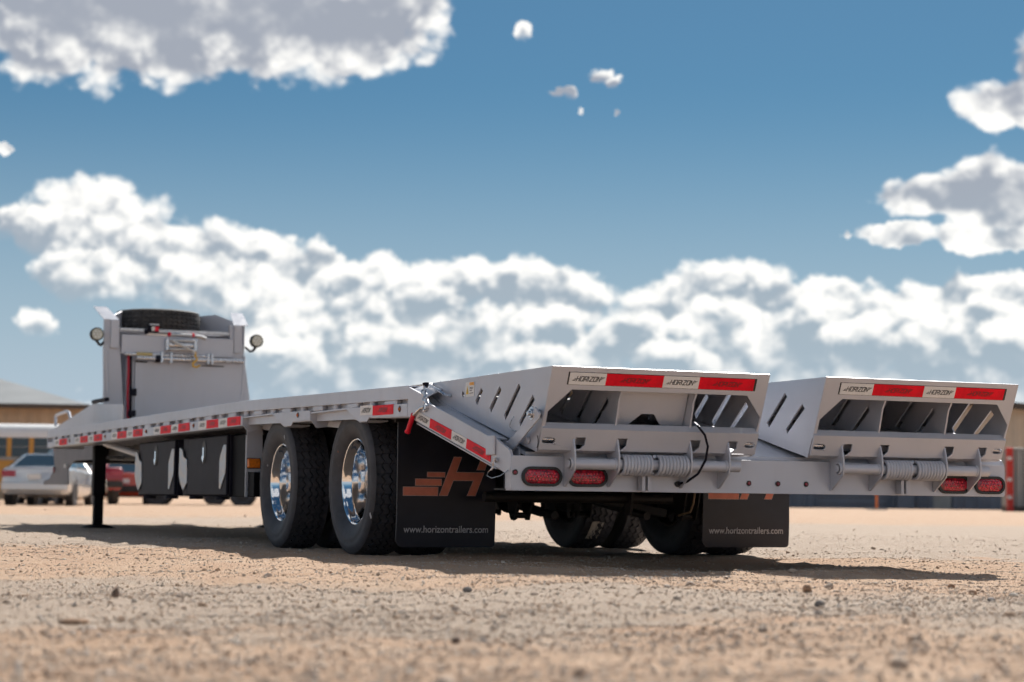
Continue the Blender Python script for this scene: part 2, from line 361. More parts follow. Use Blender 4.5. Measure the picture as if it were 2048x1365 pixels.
# ------------------------------------------------------------------ mesh helpers
class MB:
    def __init__(self): self.v = []; self.f = []
    def add(self, vs, fs):
        o = len(self.v); self.v += [tuple(p) for p in vs]; self.f += [tuple(i+o for i in q) for q in fs]; return self
    def box(self, x0, x1, y0, y1, z0, z1):
        vs = [(x, y, z) for z in (z0, z1) for y in (y0, y1) for x in (x0, x1)]
        return self.add(vs, [(0, 2, 3, 1), (4, 5, 7, 6), (0, 1, 5, 4), (2, 6, 7, 3), (0, 4, 6, 2), (1, 3, 7, 5)])
    def obox(self, c, ax, ay, az, sx, sy, sz):
        c = Vector(c); ax, ay, az = (Vector(a).normalized() for a in (ax, ay, az))
        vs = [c+ax*(i*sx/2)+ay*(j*sy/2)+az*(k*sz/2) for k in (-1, 1) for j in (-1, 1) for i in (-1, 1)]
        return self.add(vs, [(0, 2, 3, 1), (4, 5, 7, 6), (0, 1, 5, 4), (2, 6, 7, 3), (0, 4, 6, 2), (1, 3, 7, 5)])
    def plate(self, poly, t0, t1, to3, holes=()):
        """2-D polygon with holes given thickness t0..t1; to3(a, b, t) -> xyz"""
        loops = [list(poly)] + [list(h) for h in holes]
        flat = [p for l in loops for p in l]; n = len(flat)
        tris = tessellate_polygon([[Vector((p[0], p[1], 0)) for p in l] for l in loops])
        vs = [to3(p[0], p[1], t0) for p in flat] + [to3(p[0], p[1], t1) for p in flat]
        fs = [tuple(t) for t in tris] + [tuple(i+n for i in reversed(t)) for t in tris]
        o = 0
        for l in loops:
            k = len(l)
            for i in range(k): a, b_ = o+i, o+(i+1) % k; fs.append((a, b_, b_+n, a+n))
            o += k
        return self.add(vs, fs)
    def plateX(self, poly, x0, x1, holes=()): return self.plate(poly, x0, x1, lambda a, b_, t: (t, a, b_), holes)
    def plateY(self, poly, y0, y1, holes=()): return self.plate(poly, y0, y1, lambda a, b_, t: (a, t, b_), holes)
    def plateZ(self, poly, z0, z1, holes=()): return self.plate(poly, z0, z1, lambda a, b_, t: (a, b_, t), holes)
    def cyl(self, p0, p1, r, n=16, r1=None, caps=True):
        p0, p1 = Vector(p0), Vector(p1); d = (p1-p0).normalized(); r1 = r if r1 is None else r1
        a = d.orthogonal().normalized(); b_ = d.cross(a)
        vs = [p+(a*math.cos(t)+b_*math.sin(t))*rr for p, rr in ((p0, r), (p1, r1)) for t in (2*math.pi*i/n for i in range(n))]
        fs = [(i, (i+1) % n, n+(i+1) % n, n+i) for i in range(n)]
        if caps: fs += [tuple(range(n-1, -1, -1)), tuple(range(n, 2*n))]
        return self.add(vs, fs)
    def tube(self, pts, r, n=8, closed=False):
        pts = [Vector(p) for p in pts]; k = len(pts); vs = []; prev = None
        for i, p in enumerate(pts):
            d = (pts[(i+1) % k]-pts[i-1]) if (closed or 0 < i < k-1) else (pts[1]-pts[0] if i == 0 else pts[-1]-pts[-2])
            d.normalize()
            if prev is None: a = d.orthogonal().normalized()
            else: a = (prev-d*prev.dot(d)).normalized()
            prev = a; b_ = d.cross(a)
            vs += [p+(a*math.cos(t)+b_*math.sin(t))*r for t in (2*math.pi*j/n for j in range(n))]
        fs = []
        for i in range(k if closed else k-1):
            for j in range(n):
                a0 = i*n+j; a1 = i*n+(j+1) % n; b0 = ((i+1) % k)*n+j; b1 = ((i+1) % k)*n+(j+1) % n
                fs.append((a0, a1, b1, b0))
        if not closed: fs += [tuple(range(n-1, -1, -1)), tuple(range((k-1)*n, k*n))]
        return self.add(vs, fs)
    def latheX(self, prof, n=48, cx=0, cy=0, cz=0, closed=False):
        """profile [(x, r)] turned about an axis parallel to X"""
        k = len(prof); vs = []
        for i in range(n):
            t = 2*math.pi*i/n
            vs += [(cx+x, cy+r*math.cos(t), cz+r*math.sin(t)) for x, r in prof]
        fs = []
        for i in range(n):
            for j in range(k if closed else k-1):
                a = i*k+j; b_ = i*k+(j+1) % k; c = ((i+1) % n)*k+(j+1) % k; d = ((i+1) % n)*k+j
                fs.append((a, b_, c, d))
        return self.add(vs, fs)
    def sweepY(self, prof, path):
        """closed profile [(x, z)] carried along path [(y, dz)]"""
        k = len(prof); vs = [(x, y, z+d) for y, d in path for x, z in prof]; fs = []
        for i in range(len(path)-1):
            for j in range(k): fs.append((i*k+j, i*k+(j+1) % k, (i+1)*k+(j+1) % k, (i+1)*k+j))
        fs += [tuple(range(k)), tuple(range((len(path)-1)*k, len(path)*k))]
        return self.add(vs, fs)
    def mesh(self, name, smooth=35):
        me = bpy.data.meshes.new(name); me.from_pydata(self.v, [], self.f); me.validate(clean_customdata=False)
        bm = bmesh.new(); bm.from_mesh(me); bmesh.ops.recalc_face_normals(bm, faces=bm.faces); bm.to_mesh(me); bm.free()
        if smooth:
            me.polygons.foreach_set('use_smooth', [True]*len(me.polygons)); me.set_sharp_from_angle(angle=R(smooth))
        me.update(); return me
    def build(self, name, m, parent=None, bevel=0.0, smooth=35, mw=None, kind=None):
        me = self.mesh(name, smooth); me.materials.append(MATS[m])
        return link(name, me, parent, bevel, mw, kind)

def link(name, me, parent=None, bevel=0.0, mw=None, kind=None):
    o = bpy.data.objects.new(name, me); col.objects.link(o)
    if mw is not None: o.matrix_basis = mw
    if parent is not None: o.parent = parent
    if bevel:
        b = o.modifiers.new('bevel', 'BEVEL'); b.width = bevel; b.segments = 2; b.limit_method = 'ANGLE'; b.angle_limit = R(40)
        b.harden_normals = True
    if kind: o['kind'] = kind
    return o
def empty(name, loc=(0, 0, 0), rz=0.0):
    o = bpy.data.objects.new(name, None); col.objects.link(o); o.location = loc; o.rotation_euler = (0, 0, rz); o.empty_display_size = .2
    return o
def tag(o, label, cat, group=None):
    o['label'] = label; o['category'] = cat
    if group: o['group'] = group
    return o
def basis(org, ux, uz):
    ux = Vector(ux).normalized(); uz = Vector(uz); uz = (uz-ux*uz.dot(ux)).normalized(); uy = uz.cross(ux)
    m_ = Matrix((ux, uy, uz)).transposed().to_4x4(); m_.translation = Vector(org); return m_
def circ(cx, cy, r, n=14, ry=None): return [(cx+r*math.cos(2*math.pi*i/n), cy+(ry or r)*math.sin(2*math.pi*i/n)) for i in range(n)]
def stadium(cx, cy, hw, hh, n=9):
    p = [(cx+hw-hh+hh*math.cos(t), cy+hh*math.sin(t)) for t in np.linspace(-math.pi/2, math.pi/2, n)]
    return p + [(cx-hw+hh+hh*math.cos(t), cy+hh*math.sin(t)) for t in np.linspace(math.pi/2, 1.5*math.pi, n)]

W = 2.59; CX = W/2

# ------------------------------------------------------------------ ground
def hfield(x, y):
    h = np.zeros_like(x); r_ = np.random.default_rng(3)
    for wl, amp in ((9, .012), (4.5, .010), (2.1, .007), (1.1, .0055), (.55, .0045), (.3, .0035), (.17, .0028)):
        for _ in range(3):
            a = r_.uniform(0, 2*math.pi); ph = r_.uniform(0, 6.28); k = 2*math.pi/(wl*r_.uniform(.8, 1.25))
            h += amp/1.7*np.sin(k*(x*math.cos(a)+y*math.sin(a))+ph+1.3*np.sin(k*.37*(x*math.sin(a)-y*math.cos(a))))
    # pressed flat under the wheels and under the landing feet, dying out far away
    calm = np.clip(1-np.hypot(x-1, y-4)/90, 0, 1)
    pad = np.zeros_like(x)
    for px in (.3, 2.29):
        for py in (2.385, 3.774): pad = np.maximum(pad, np.exp(-(((x-px)/.45)**2+((y-py)/.4)**2)**2))
    return (h*calm-.004)*(1-pad) - .002*pad

def axis(lo, hi, step, far):
    core_ = np.arange(lo, hi, step); out_ = [step*1.12**i for i in range(1, 200)]
    g = np.cumsum(out_); g = g[g < far]; g = np.append(g, far)
    return np.concatenate([lo-g[::-1], core_, hi-step+g])
gx = axis(-4.2, 4.6, .045, 3500); gy = axis(-5.2, 5.5, .045, 3500)
X_, Y_ = np.meshgrid(gx, gy); Z_ = hfield(X_, Y_)
n_ = len(gx); m_ = len(gy)
vv = np.stack([X_.ravel(), Y_.ravel(), Z_.ravel()], 1)
ii = np.arange((m_-1)*n_).reshape(m_-1, n_)[:, :-1].ravel()
quads = np.stack([ii, ii+1, ii+n_+1, ii+n_], 1)
def fast_mesh(name, vv, faces, smooth=True):
    me = bpy.data.meshes.new(name); nf, k = faces.shape
    me.vertices.add(len(vv)); me.vertices.foreach_set('co', vv.astype(np.float32).ravel())
    me.loops.add(nf*k); me.loops.foreach_set('vertex_index', faces.astype(np.int32).ravel())
    me.polygons.add(nf); me.polygons.foreach_set('loop_start', np.arange(0, nf*k, k, dtype=np.int32))
    try: me.polygons.foreach_set('loop_total', np.full(nf, k, dtype=np.int32))
    except Exception: pass
    me.polygons.foreach_set('use_smooth', np.full(nf, smooth)); me.update(calc_edges=True); me.validate(); return me
gme = fast_mesh('ground', vv, quads); gme.materials.append(MATS['ground'])
ground = link('ground', gme); ground['kind'] = 'structure'; ground['label'] = 'bare tan dirt yard strewn with fine gravel'

# ------------------------------------------------------------------ the trailer
trailer = tag(empty('flatbed_trailer', (0, 0, 0)), 'long grey flatbed trailer with folded rear ramps and black mud flaps', 'trailer')
T = trailer
def zdrop(y): return -.05*max(0.0, min(1.0, (4.3-y)/3.0))
PATH = [(1.28, zdrop(1.28)), (2.2, zdrop(2.2)), (3.3, zdrop(3.3)), (4.3, 0), (7.5, 0), (11.14, 0)]
def mir(poly): return poly[::-1]
def both(fn):
    for side in (0, 1): fn(lambda x: x if side == 0 else W-x)

# deck floor: boards running along the trailer
path_in = [(y, d) for y, d in PATH] + [(12.9, 0)]
for i in range(9):
    x0 = .09 + i*(W-.18)/9
    bt = .921+random.uniform(-.003, .003)
    MB().sweepY([(x0+.002, .868), (x0+.002, bt), (x0+(W-.18)/9-.002, bt), (x0+(W-.18)/9-.002, .868)],
                PATH if 1 <= i <= 7 else PATH).build('deck_board', 'wood', T)

def side_rails(sx, name):
    # upper band with top flange
    MB().sweepY([(sx(0), .842), (sx(0), .910), (sx(.095), .910), (sx(.095), .903), (sx(.010), .903), (sx(.010), .842)], PATH).build('side_rail', 'paint', T, .003)
    MB().sweepY([(sx(.036), .76), (sx(.036), .9), (sx(.043), .9), (sx(.043), .76)], PATH).build('rail_web', 'paint', T)
    # rub rail, front run
    MB().sweepY([(sx(0), .752), (sx(0), .818), (sx(.05), .818), (sx(.05), .811), (sx(.010), .811), (sx(.010), .761), (sx(.11), .761), (sx(.11), .752)],
                [(4.28, 0), (10.83, 0)]).build('rub_rail', 'paint', T, .0025)
    # stretch between the wheels, and behind the rear wheel, with cut-away lower corners
    for pl, fl in (([(3.634, .807), (3.38, .724), (3.23, .719), (3.19, .742), (2.867, .741), (2.867, .797)], (3.38, 2.87)),
                   ([(2.239, .783), (2.024, .708), (1.89, .701), (1.85, .722), (1.285, .708), (1.285, .772)], (2.02, 1.285))):
        mb = MB().plateX(pl, sx(-.002), sx(.009))
        lo = pl[1][1]
        mb.obox(((sx(.06)), (pl[1][0]+pl[2][0])/2, lo-.002), (0, 1, -.03), (1, 0, 0), (0, .03, 1), pl[1][0]-pl[2][0], .115, .007)
        mb.obox(((sx(.06)), (pl[3][0]+pl[4][0])/2, (pl[3][1]+pl[4][1])/2-.001), (0, 1, (pl[3][1]-pl[4][1])/(pl[3][0]-pl[4][0])), (1, 0, 0), (0, 0, 1), pl[3][0]-pl[4][0], .115, .007)
        d = Vector((0, pl[0][0]-pl[1][0], pl[0][1]-pl[1][1]))
        mb.obox(((sx(.055)), (pl[0][0]+pl[1][0])/2, (pl[0][1]+pl[1][1])/2), d, (1, 0, 0), d.cross(Vector((1, 0, 0))), d.length, .11, .007)
        mb.build('rub_rail', 'paint', T, .002)
    # end plates facing the rear in front of each wheel and the thin bar over it
    for y, dz_ in ((4.27, 0), (2.86, -.014)):
        MB().plateY([(sx(-.003), .757+dz_), (sx(-.003), .809+dz_), (sx(.125), .809+dz_), (sx(.098), .718+dz_), (sx(.035), .712+dz_)], y, y-.007).build('end_plate', 'paint', T, .002)
        MB().box(*sorted((sx(.0), sx(.13))), y-.66, y-.01, .800+dz_*1.6, .808+dz_*1.6).build('wheel_bar', 'paint', T)
    MB().plateX([(3.3, .78), (2.62, .76), (2.45, .675), (3.05, .715)], sx(.15), sx(.158)).build('fender_plate', 'paint', T, .002)
    MB().plateX([(4.55, .80), (3.9, .78), (3.75, .70), (4.3, .73)], sx(.15), sx(.158)).build('fender_plate', 'paint', T, .002)
    # front corner of the rail, cut on the slant
    MB().plateX([(11.14, .91), (11.14, .80), (10.83, .80), (10.83, .752), (11.0, .742), (11.14, .76)], sx(0.003), sx(.012)).build('corner_plate', 'paint', T, .002)
    MB().box(*sorted((sx(0), sx(.35))), 11.13, 11.14, .74, .905).build('front_plate', 'paint', T, .002)
    # stake pockets and pipe spools
    y = 1.55
    while y < 10.9:
        d = zdrop(y)
        MB().box(*sorted((sx(.003), sx(.038))), y-.088, y+.088, .812+d, .846+d).build('stake_pocket', 'paint', T, .010)
        y += .30
        if y < 10.9:
            d = zdrop(y); MB().cyl((sx(.026), y, .812+d), (sx(.026), y, .846+d), .024, 16).build('pipe_spool', 'paint', T)
        y += .30
both(lambda sx: side_rails(sx, ''))

# lettering: angular capitals with speed bars on both ends
GL = {'H': [[(0, 0), (0, 1)], [(.9, 0), (.9, 1)], [(0, .5), (.9, .5)]], 'O': [[(0, 0), (0, 1), (.9, 1), (.9, 0), (0, 0)]],
      'R': [[(0, 0), (0, 1), (.9, 1), (.9, .45), (.1, .45)], [(.45, .45), (.9, 0)]], 'I': [[(0, 0), (0, 1)]],
      'Z': [[(0, 1), (.9, 1), (0, 0), (.9, 0)]], 'N': [[(0, 0), (0, 1), (.9, 0), (.9, 1)]]}
def word_mesh(name, word, width, height, m, y=-.0006):
    segs = []; x = 0
    for ch in word:
        w_ = .16 if ch == 'I' else .9
        for pl in GL[ch]:
            for a, b_ in zip(pl, pl[1:]): segs.append(((x+a[0], a[1]), (x+b_[0], b_[1])))
        x += w_+.38
    x -= .38
    segs = [(a, b_, .085) for a, b_ in segs]
    for i, l in enumerate((.95, .7, .45)): segs.append(((-.35-l, .08+i*.2), (-.35, .08+i*.2), .05))
    for i, l in enumerate((.35, .6, .85)): segs.append(((x+.3, .52+i*.2), (x+.3+l, .52+i*.2), .05))
    x0, x1 = -1.35, x+1.3; sc = width/(x1-x0)
    mb = MB(); k = 0
    for a, b_, th in segs:
        a = Vector(((a[0]-(x0+x1)/2)*sc+a[1]*height*.32, a[1]*height-height/2)); b_ = Vector(((b_[0]-(x0+x1)/2)*sc+b_[1]*height*.32, b_[1]*height-height/2))
        d = (b_-a).normalized(); p = Vector((-d.y, d.x)); t_ = height*th*(1 if th > .06 else 1.1)
        a = a-d*t_*.9; b_ = b_+d*t_*.9; k += 1
        yy = y-.00002*k
        mb.add([(q.x, yy, q.y) for q in (a-p*t_, b_-p*t_, b_+p*t_, a+p*t_)], [(0, 1, 2, 3)])
    me = mb.mesh(name, 0); me.materials.append(MATS[m]); return me
WORD_W = word_mesh('lettering', 'HORIZON', .148, .020, 'ink')
WORD_R = word_mesh('lettering', 'HORIZON', .148, .019, 'ink_red')
_tapes = {}
def tape(center, ux, uz, w, h, red, text=True):
    key = (round(w, 3), round(h, 3), red)
    if key not in _tapes:
        mb = MB().box(-w/2, w/2, -.0012, .0012, -h/2, h/2); me = mb.mesh('reflective_tape', 0); me.materials.append(MATS['red_tape' if red else 'white_tape']); _tapes[key] = me
    o = link('reflective_tape', _tapes[key], T, mw=basis(center, ux, uz))
    if text:
        s = min(1.0, w*.86/.148)
        l = link('lettering', WORD_R if red else WORD_W, o, mw=Matrix.Translation((0, -.0012, 0)) @ Matrix.Diagonal((s, 1, s*1.0 if s > .9 else .95, 1)))
    return o
SIDE_T = [(10.732, 10.51, 10.139), (9.752, 9.517, 9.193), (9.161, 8.925, 8.591), (8.211, 7.986, 7.658), (7.631, 7.407, 7.088),
          (6.71, 6.498, 6.175), (6.158, 5.949, 5.626), (5.381, 5.164, 4.851), (4.851, 4.631, 4.32), (1.989, 1.792, 1.484)]
for a, b_, c_ in SIDE_T:
    zc = .787 if a > 3 else .757; h = .056 if a > 3 else .050
    dzz = 0 if a > 3 else .012
    tape((-.0035 if a < 3 else -.002, (a+b_)/2, zc+(.004 if a < 3 else 0)), (0, -1, -dzz), (0, 0, 1), a-b_-.001, h, False)
    tape((-.0035 if a < 3 else -.002, (b_+c_)/2, zc-(.004 if a < 3 else 0)), (0, -1, -dzz), (0, 0, 1), b_-c_-.001, h, True)
for y, z in ((10.003, .790), (8.459, .790), (6.957, .790), (5.511, .790), (3.092, .778), (1.393, .748)):
    mb = MB().cyl((-.001, y, z), (-.004, y, z), .016, 16); o = mb.build('marker_grommet', 'lamp_rubber', T)
    MB().latheX([(-.012, .0005), (-.010, .007), (-.004, .011), (.0, .011)], 16, 0, y, z).build('marker_lens', 'amber_small', o)

# ---- beavertail: sloping side rails either side of the ramps
SL = Vector((0, -1, -.2305)).normalized()              # direction of the slope, towards the rear
def beaver(sx):
    lowpts = [(1.285, .708), (1.18, .684), (.196, .455), (.10, .43), (.004, .407)]
    side = [(1.283, .853), (1.06, .80), (.998, .760), (.278, .591), (.20, .588), (.165, .570), (.02, .52), (.004, .497)]
    MB().plateX(side + lowpts[::-1], sx(0.0), sx(.012)).build('tail_rail', 'paint', T, .003)
    MB().obox((sx(.05), .64, .66), SL, (1, 0, 0), (0, 0, 1), .76, .095, .008).build('rail_flange', 'paint', T, .002)
    MB().plateX([(1.27, .84), (1.0, .74), (.1, .53), (.1, .41), (1.27, .68)], sx(.080), sx(.088)).build('inner_rail', 'paint', T, .002)
    MB().obox((sx(.045), .69, .557), SL, (1, 0, 0), (0, 0, 1), 1.02, .07, .008).build('rail_lip', 'paint', T, .002)
    # tie-down pocket boxes at the foot
    MB().box(*sorted((sx(-.012), sx(.0))), .168, .262, .50, .588).build('pocket_box', 'paint', T, .006)
    # wedge plate at the top
    MB().add([(sx(.014), 1.283, .842), (sx(.090), 1.283, .866), (sx(.090), 1.06, .835), (sx(.014), 1.07, .796), (sx(.014), 1.283, .836), (sx(.090), 1.283, .860), (sx(.090), 1.06, .829), (sx(.014), 1.07, .790)],
             [(0, 1, 2, 3), (7, 6, 5, 4), (0, 4, 5, 1), (1, 5, 6, 2), (2, 6, 7, 3), (3, 7, 4, 0)]).build('transition_plate', 'paint', T)
both(beaver)
MB().add([(.09, 1.28, .83), (2.5, 1.28, .83), (2.5, .06, .515), (.09, .06, .515), (.09, 1.28, .81), (2.5, 1.28, .81), (2.5, .06, .499), (.09, .06, .499)],
         [(0, 1, 2, 3), (7, 6, 5, 4), (0, 3, 7, 4), (1, 5, 6, 2), (0, 4, 5, 1), (3, 2, 6, 7)]).build('tail_floor', 'paint', T)
def on_slope(y): return .67 + (y-.973)*.2305
for y0, y1, red in ((1.155, .973, False), (.973, .692, True), (.692, .507, False), (.507, .222, True)):
    ym = (y0+y1)/2
    tape((-.002, ym, on_slope(ym)-.004), SL, (0, 0, 1), (y0-y1)/abs(SL.y)-.001, .045, red)

# ---- rear bumper beam
hole_l = [stadium(.1435, .408, .093, .040), stadium(.362, .408, .093, .040)]
hole_r = [stadium(2.291, .400, .090, .040), stadium(2.497, .400, .086, .040)]
MB().plateY([(0, .352), (.006, .346), (W-.006, .346), (W, .352), (W, .489), (W-.012, .497), (.012, .497), (0, .489)], 0.0, .008, hole_l+hole_r).build('rear_bumper', 'paint', T, .002)
MB().box(.014, W-.014, .008, .10, .4895, .4965).box(.014, W-.014, .008, .09, .3465, .353).box(.014, .022, .008, .11, .353, .490).box(W-.022, W-.014, .008, .11, .353, .490).build('bumper_flange', 'paint', T, .002)
MB().box(.01, W-.01, .100, .106, .353, .490).build('bumper_back', 'black_paint', T)
for cx_, cz_, hw in ((.1435, .408, .0955), (.362, .408, .0955), (2.291, .400, .0925), (2.497, .400, .088)):
    hh = .0425
    mb = MB(); ring = stadium(cx_, cz_, hw, hh, 12); ring2 = stadium(cx_, cz_, hw-.013, hh-.012, 12)
    mb.plateY(ring, -.012, .004, [ring2])
    lamp = mb.build('tail_lamp', 'lamp_rubber', T, .003)
    mb = MB(); n0 = len(ring2); inner = stadium(cx_, cz_, hw-.024, hh-.022, 12)
    vs = [(p[0], -.006, p[1]) for p in ring2] + [(p[0], -.011, p[1]) for p in inner]
    mb.add(vs, [(i, (i+1) % n0, n0+(i+1) % n0, n0+i) for i in range(n0)] + [tuple(range(n0, 2*n0))])
    ln_ = mb.build('lens', 'red_lens', lamp)
    mb = MB(); rows = (-.014, 0, .014)
    for r_i, zz in enumerate(rows):
        nn = 9 if r_i % 2 == 0 else 10
        for i in range(nn):
            xx = (i-(nn-1)/2)*.0145
            if abs(xx) + abs(zz)*.6 < hw-.028: mb.cyl((cx_+xx, -.0105, cz_+zz), (cx_+xx, -.0145, cz_+zz), .0056, 8, .0030)
    mb.build('led_cells', 'red_led', lamp)
for x, z in ((.018, .425), (1.172, .392), (1.324, .392), (1.474, .392)):
    o = MB().cyl((x, -.001, z), (x, -.004, z), .0125, 16).build('clearance_lamp', 'lamp_rubber', T)
    MB().cyl((x, -.004, z), (x, -.009, z), .0085, 14, .006).build('lens', 'red_small', o)

# ---- folding ramps
E0 = Vector((-.211, .873)); ED = Vector((.387, -.922)); EN = Vector((-.922, -.387))
def endp(x, s, t=0.0):                                   # point on the sloping end face of a ramp
    q = E0+ED*s+EN*t; return (x, q.x, q.y)
SLOTS = [[(.802, .817), (.778, .794), (.796, .781), (.813, .795)], [(.577, .818), (.555, .802), (.623, .739), (.644, .762)],
         [(.358, .816), (.339, .795), (.456, .698), (.474, .722)], [(.145, .817), (.124, .797), (.287, .659), (.306, .683)],
         [(-.007, .760), (-.029, .737), (.124, .626), (.136, .648)]]
RAMP = []
def torsion(x0, x1, r=.040, wire=.0072, turns=9):
    n = turns*16; pts = []
    for i in range(n+1):
        t = i/n; a = 2*math.pi*turns*t
        pts.append((x0+(x1-x0)*t, -.080+r*math.sin(a), .462+r*math.cos(a)))
    return pts
def make_ramp():
    a, b_ = .095, 1.160
    o = None
    # end frame with its window
    fr = [(a, 0), (b_, 0), (b_, .20), (b_+.0, .285), (b_, .30), (a, .30), (a, .285)]
    win = [(.206, .104), (1.064, .104), (1.152, .205), (1.148, .282), (.112, .282), (.112, .205)]
    o = MB().plate(fr, 0, -.008, endp, [win]).build('loading_ramp', 'paint', T, .0025)
    # folded lower beam with a turned-in bottom edge
    k0, k1 = .278, .372
    nb = []
    cuts = ((.285, .045), (.485, .048), (.845, .052), (1.035, .048))
    poly = [(a, k0), (b_, k0), (b_, k1)]
    holes = [[(x-w/2, .318), (x+w/2, .318), (x+w*.5, .352), (x+w*.1, .371), (x-w*.55, .371)] for x, w in cuts]
    holes += [stadium(.135, .335, .031, .013)] + [stadium(1.125, .335, .026, .013)]
    MB().plate([(a, k0), (b_, k0), (b_, .378), (a, .378)], .010, .002, endp, holes).build('lower_beam', 'paint', o, .002)
    MB().add([endp(a, .378, .010), endp(b_, .378, .010), endp(b_, .405, -.03), endp(a, .405, -.03)], [(0, 1, 2, 3)]).build('beam_lip', 'paint', o)
    MB().add([endp(a, .278, .010), endp(b_, .278, .010), endp(b_, .263, -.022), endp(a, .263, -.022)], [(0, 1, 2, 3)]).build('beam_fold', 'paint', o)
    # dark recess behind the cut-outs
    MB().plate([(a+.02, .29), (b_-.02, .29), (b_-.02, .372), (a+.02, .372)], -.045, -.05, endp).build('beam_back', 'paint', o)
    for x in (.135, 1.125): MB().cyl(endp(x-.03, .335, -.012), endp(x+.03, .335, -.012), .011, 12).build('lock_pin', 'zinc', o)
    # side plates with slanted slots
    prof = [(1.268, .871), (-.205, .873), (-.100, .622), (-.052, .513), (.13, .553), (1.268, .815)]
    disc = circ(-.047, .673, .012, 10)
    for x in (a, b_-.008):
        MB().plateX(prof, x, x+.008, SLOTS if x < .5 else SLOTS[2:]).build('side_plate', 'paint', o)
    for x in (.449, .815):
        MB().plateX([(1.1, .868), (-.165, .868), (-.150, .775), (-.128, .745), (-.085, .60), (1.1, .79)], x, x+.008, SLOTS[2:]).build('rib', 'paint', o)
    # top grating, floor
    MB().box(a+.008, b_-.008, -.200, 1.262, .864, .871).build('tread_plate', 'paint', o)
    mb = MB(); x = a+.006
    while x < b_:
        for y in np.arange(-.205, 1.2, .12):
            h = random.uniform(.003, .006)
            mb.add([(x, y, .8715), (x+.011, y, .8715), (x+.0055, y+.016, .8715), (x+.0055, y+.005, .8715+h)], [(0, 1, 3), (1, 2, 3), (2, 0, 3)])
        x += .0205
    mb.build('grip_teeth', 'zinc', o, kind='stuff', smooth=0)
    f0 = Vector((-.075, .603)); f1 = Vector((1.2, .80))
    MB().add([(a+.008, f0.x, f0.y), (b_-.008, f0.x, f0.y), (b_-.008, f1.x, f1.y), (a+.008, f1.x, f1.y),
              (a+.008, f0.x, f0.y-.006), (b_-.008, f0.x, f0.y-.006), (b_-.008, f1.x, f1.y-.006), (a+.008, f1.x, f1.y-.006)],
             [(0, 1, 2, 3), (7, 6, 5, 4), (0, 4, 5, 1), (2, 6, 7, 3)]).build('ramp_floor', 'paint', o)
    # hinge tube, brackets and springs
    MB().cyl((.236, -.080, .464), (1.075, -.080, .464), .0245, 20).cyl((.230, -.080, .464), (.2355, -.080, .464), .0185, 20).build('hinge_tube', 'paint', o, .002)
    for x in (.252, .463, .820, 1.012):
        MB().plateX([(-.002, .365), (-.014, .366), (-.105, .432), (-.113, .462), (-.112, .500), (-.106, .535), (-.094, .572), (-.075, .584), (-.04, .584), (-.01, .55), (.03, .515), (-.002, .496)],
                    x-.004, x+.004).build('hinge_bracket', 'paint', o, .0015)
        MB().cyl((x-.016, -.080, .464), (x+.016, -.080, .464), .0275, 20).build('hinge_collar', 'paint', o, .002)
    for x0, x1 in ((.478, .622), (.650, .800)):
        MB().tube(torsion(x0, x1), .0080, 8).build('torsion_spring', 'paint', o)
    MB().box(.606, .622, -.05, -.006, .352, .425).box(.634, .650, -.05, -.006, .352, .425).cyl((.614, -.08, .43), (.614, -.035, .415), .007, 8).cyl((.642, -.08, .43), (.642, -.035, .415), .007, 8).build('spring_stop', 'paint', o, .002)
    return o
ramp = make_ramp()
ramp2 = ramp.copy(); col.objects.link(ramp2); ramp2.location.x = 1.355
for ch in list(ramp.children):
    c_ = ch.copy(); col.objects.link(c_); c_.parent = ramp2
# cross panel with cut-outs, only in the near ramp
MB().plate([(.458, .100), (.560, .100), (.575, .113), (.61, .113), (.625, .100), (.812, .100), (.812, .282), (.70, .282), (.66, .232), (.60, .232), (.545, .282), (.458, .282)], -.075, -.081, endp).build('cross_panel', 'paint', ramp, .002)
for x in (.51, .70): MB().cyl(endp(x, .118, -.078), endp(x, .118, -.066), .007, 6).build('bolt', 'zinc', ramp)
for off in (0.0, 1.355):
    for x0, x1, red in ((.182, .356, False), (.356, .632, True), (.632, .809, False), (.809, 1.086, True)):
        tape(endp((x0+x1)/2+off, .052, .0015), (1, 0, 0), (0, -.387, .922), x1-x0-.001, .054, red)
    MB().plate([(.176, .023), (1.098, .023), (1.098, .081), (.176, .081)], .0001, .0006, lambda x, s, t: endp(x+off, s, t)).build('tape_backing', 'ink', T)
# stay bar, pins and lanyards on the near ramp
MB().plateX([(-.075, .705), (-.125, .700), (-.160, .672), (-.158, .650), (.253, .460), (.290, .455), (.318, .475), (.310, .501), (.150, .573), (-.038, .637), (-.06, .66)], .055, .063).build('stay_bar', 'paint', T, .002)
MB().cyl((.094, -.085, .675), (.045, -.085, .675), .020, 18).cyl((.05, -.085, .675), (.035, -.085, .675), .011, 10).cyl((.06, -.085, .675), (.053, -.085, .675), .030, 20).build('pivot_bolt', 'zinc', T, .002)
MB().cyl((.094, .028, .565), (.078, .028, .565), .016, 16).build('stop_stud', 'paint', T, .002)
MB().tube([(.090, -.058+.022*math.cos(t), .556+.030*math.sin(t)) for t in np.linspace(2.1, 4.2, 8)], .0022, 6).build('weld_mark', 'ink', T)
MB().tube([(.092, .189, .672), (.085, .19, .660), (.085, .21, .645), (.088, .225, .63), (.09, .21, .612), (.092, .16, .607)], .0018, 6).build('lanyard', 'zinc', T)
MB().cyl((-.004, .150, .478), (-.012, .150, .478), .012, 14).tube([(-.012, .150, .487), (-.018, .156, .470), (-.016, .160, .452)], .004, 8).cyl((-.012, .165, .448), (-.022, .172, .435), .006, 8).build('hitch_pin', 'zinc', T)
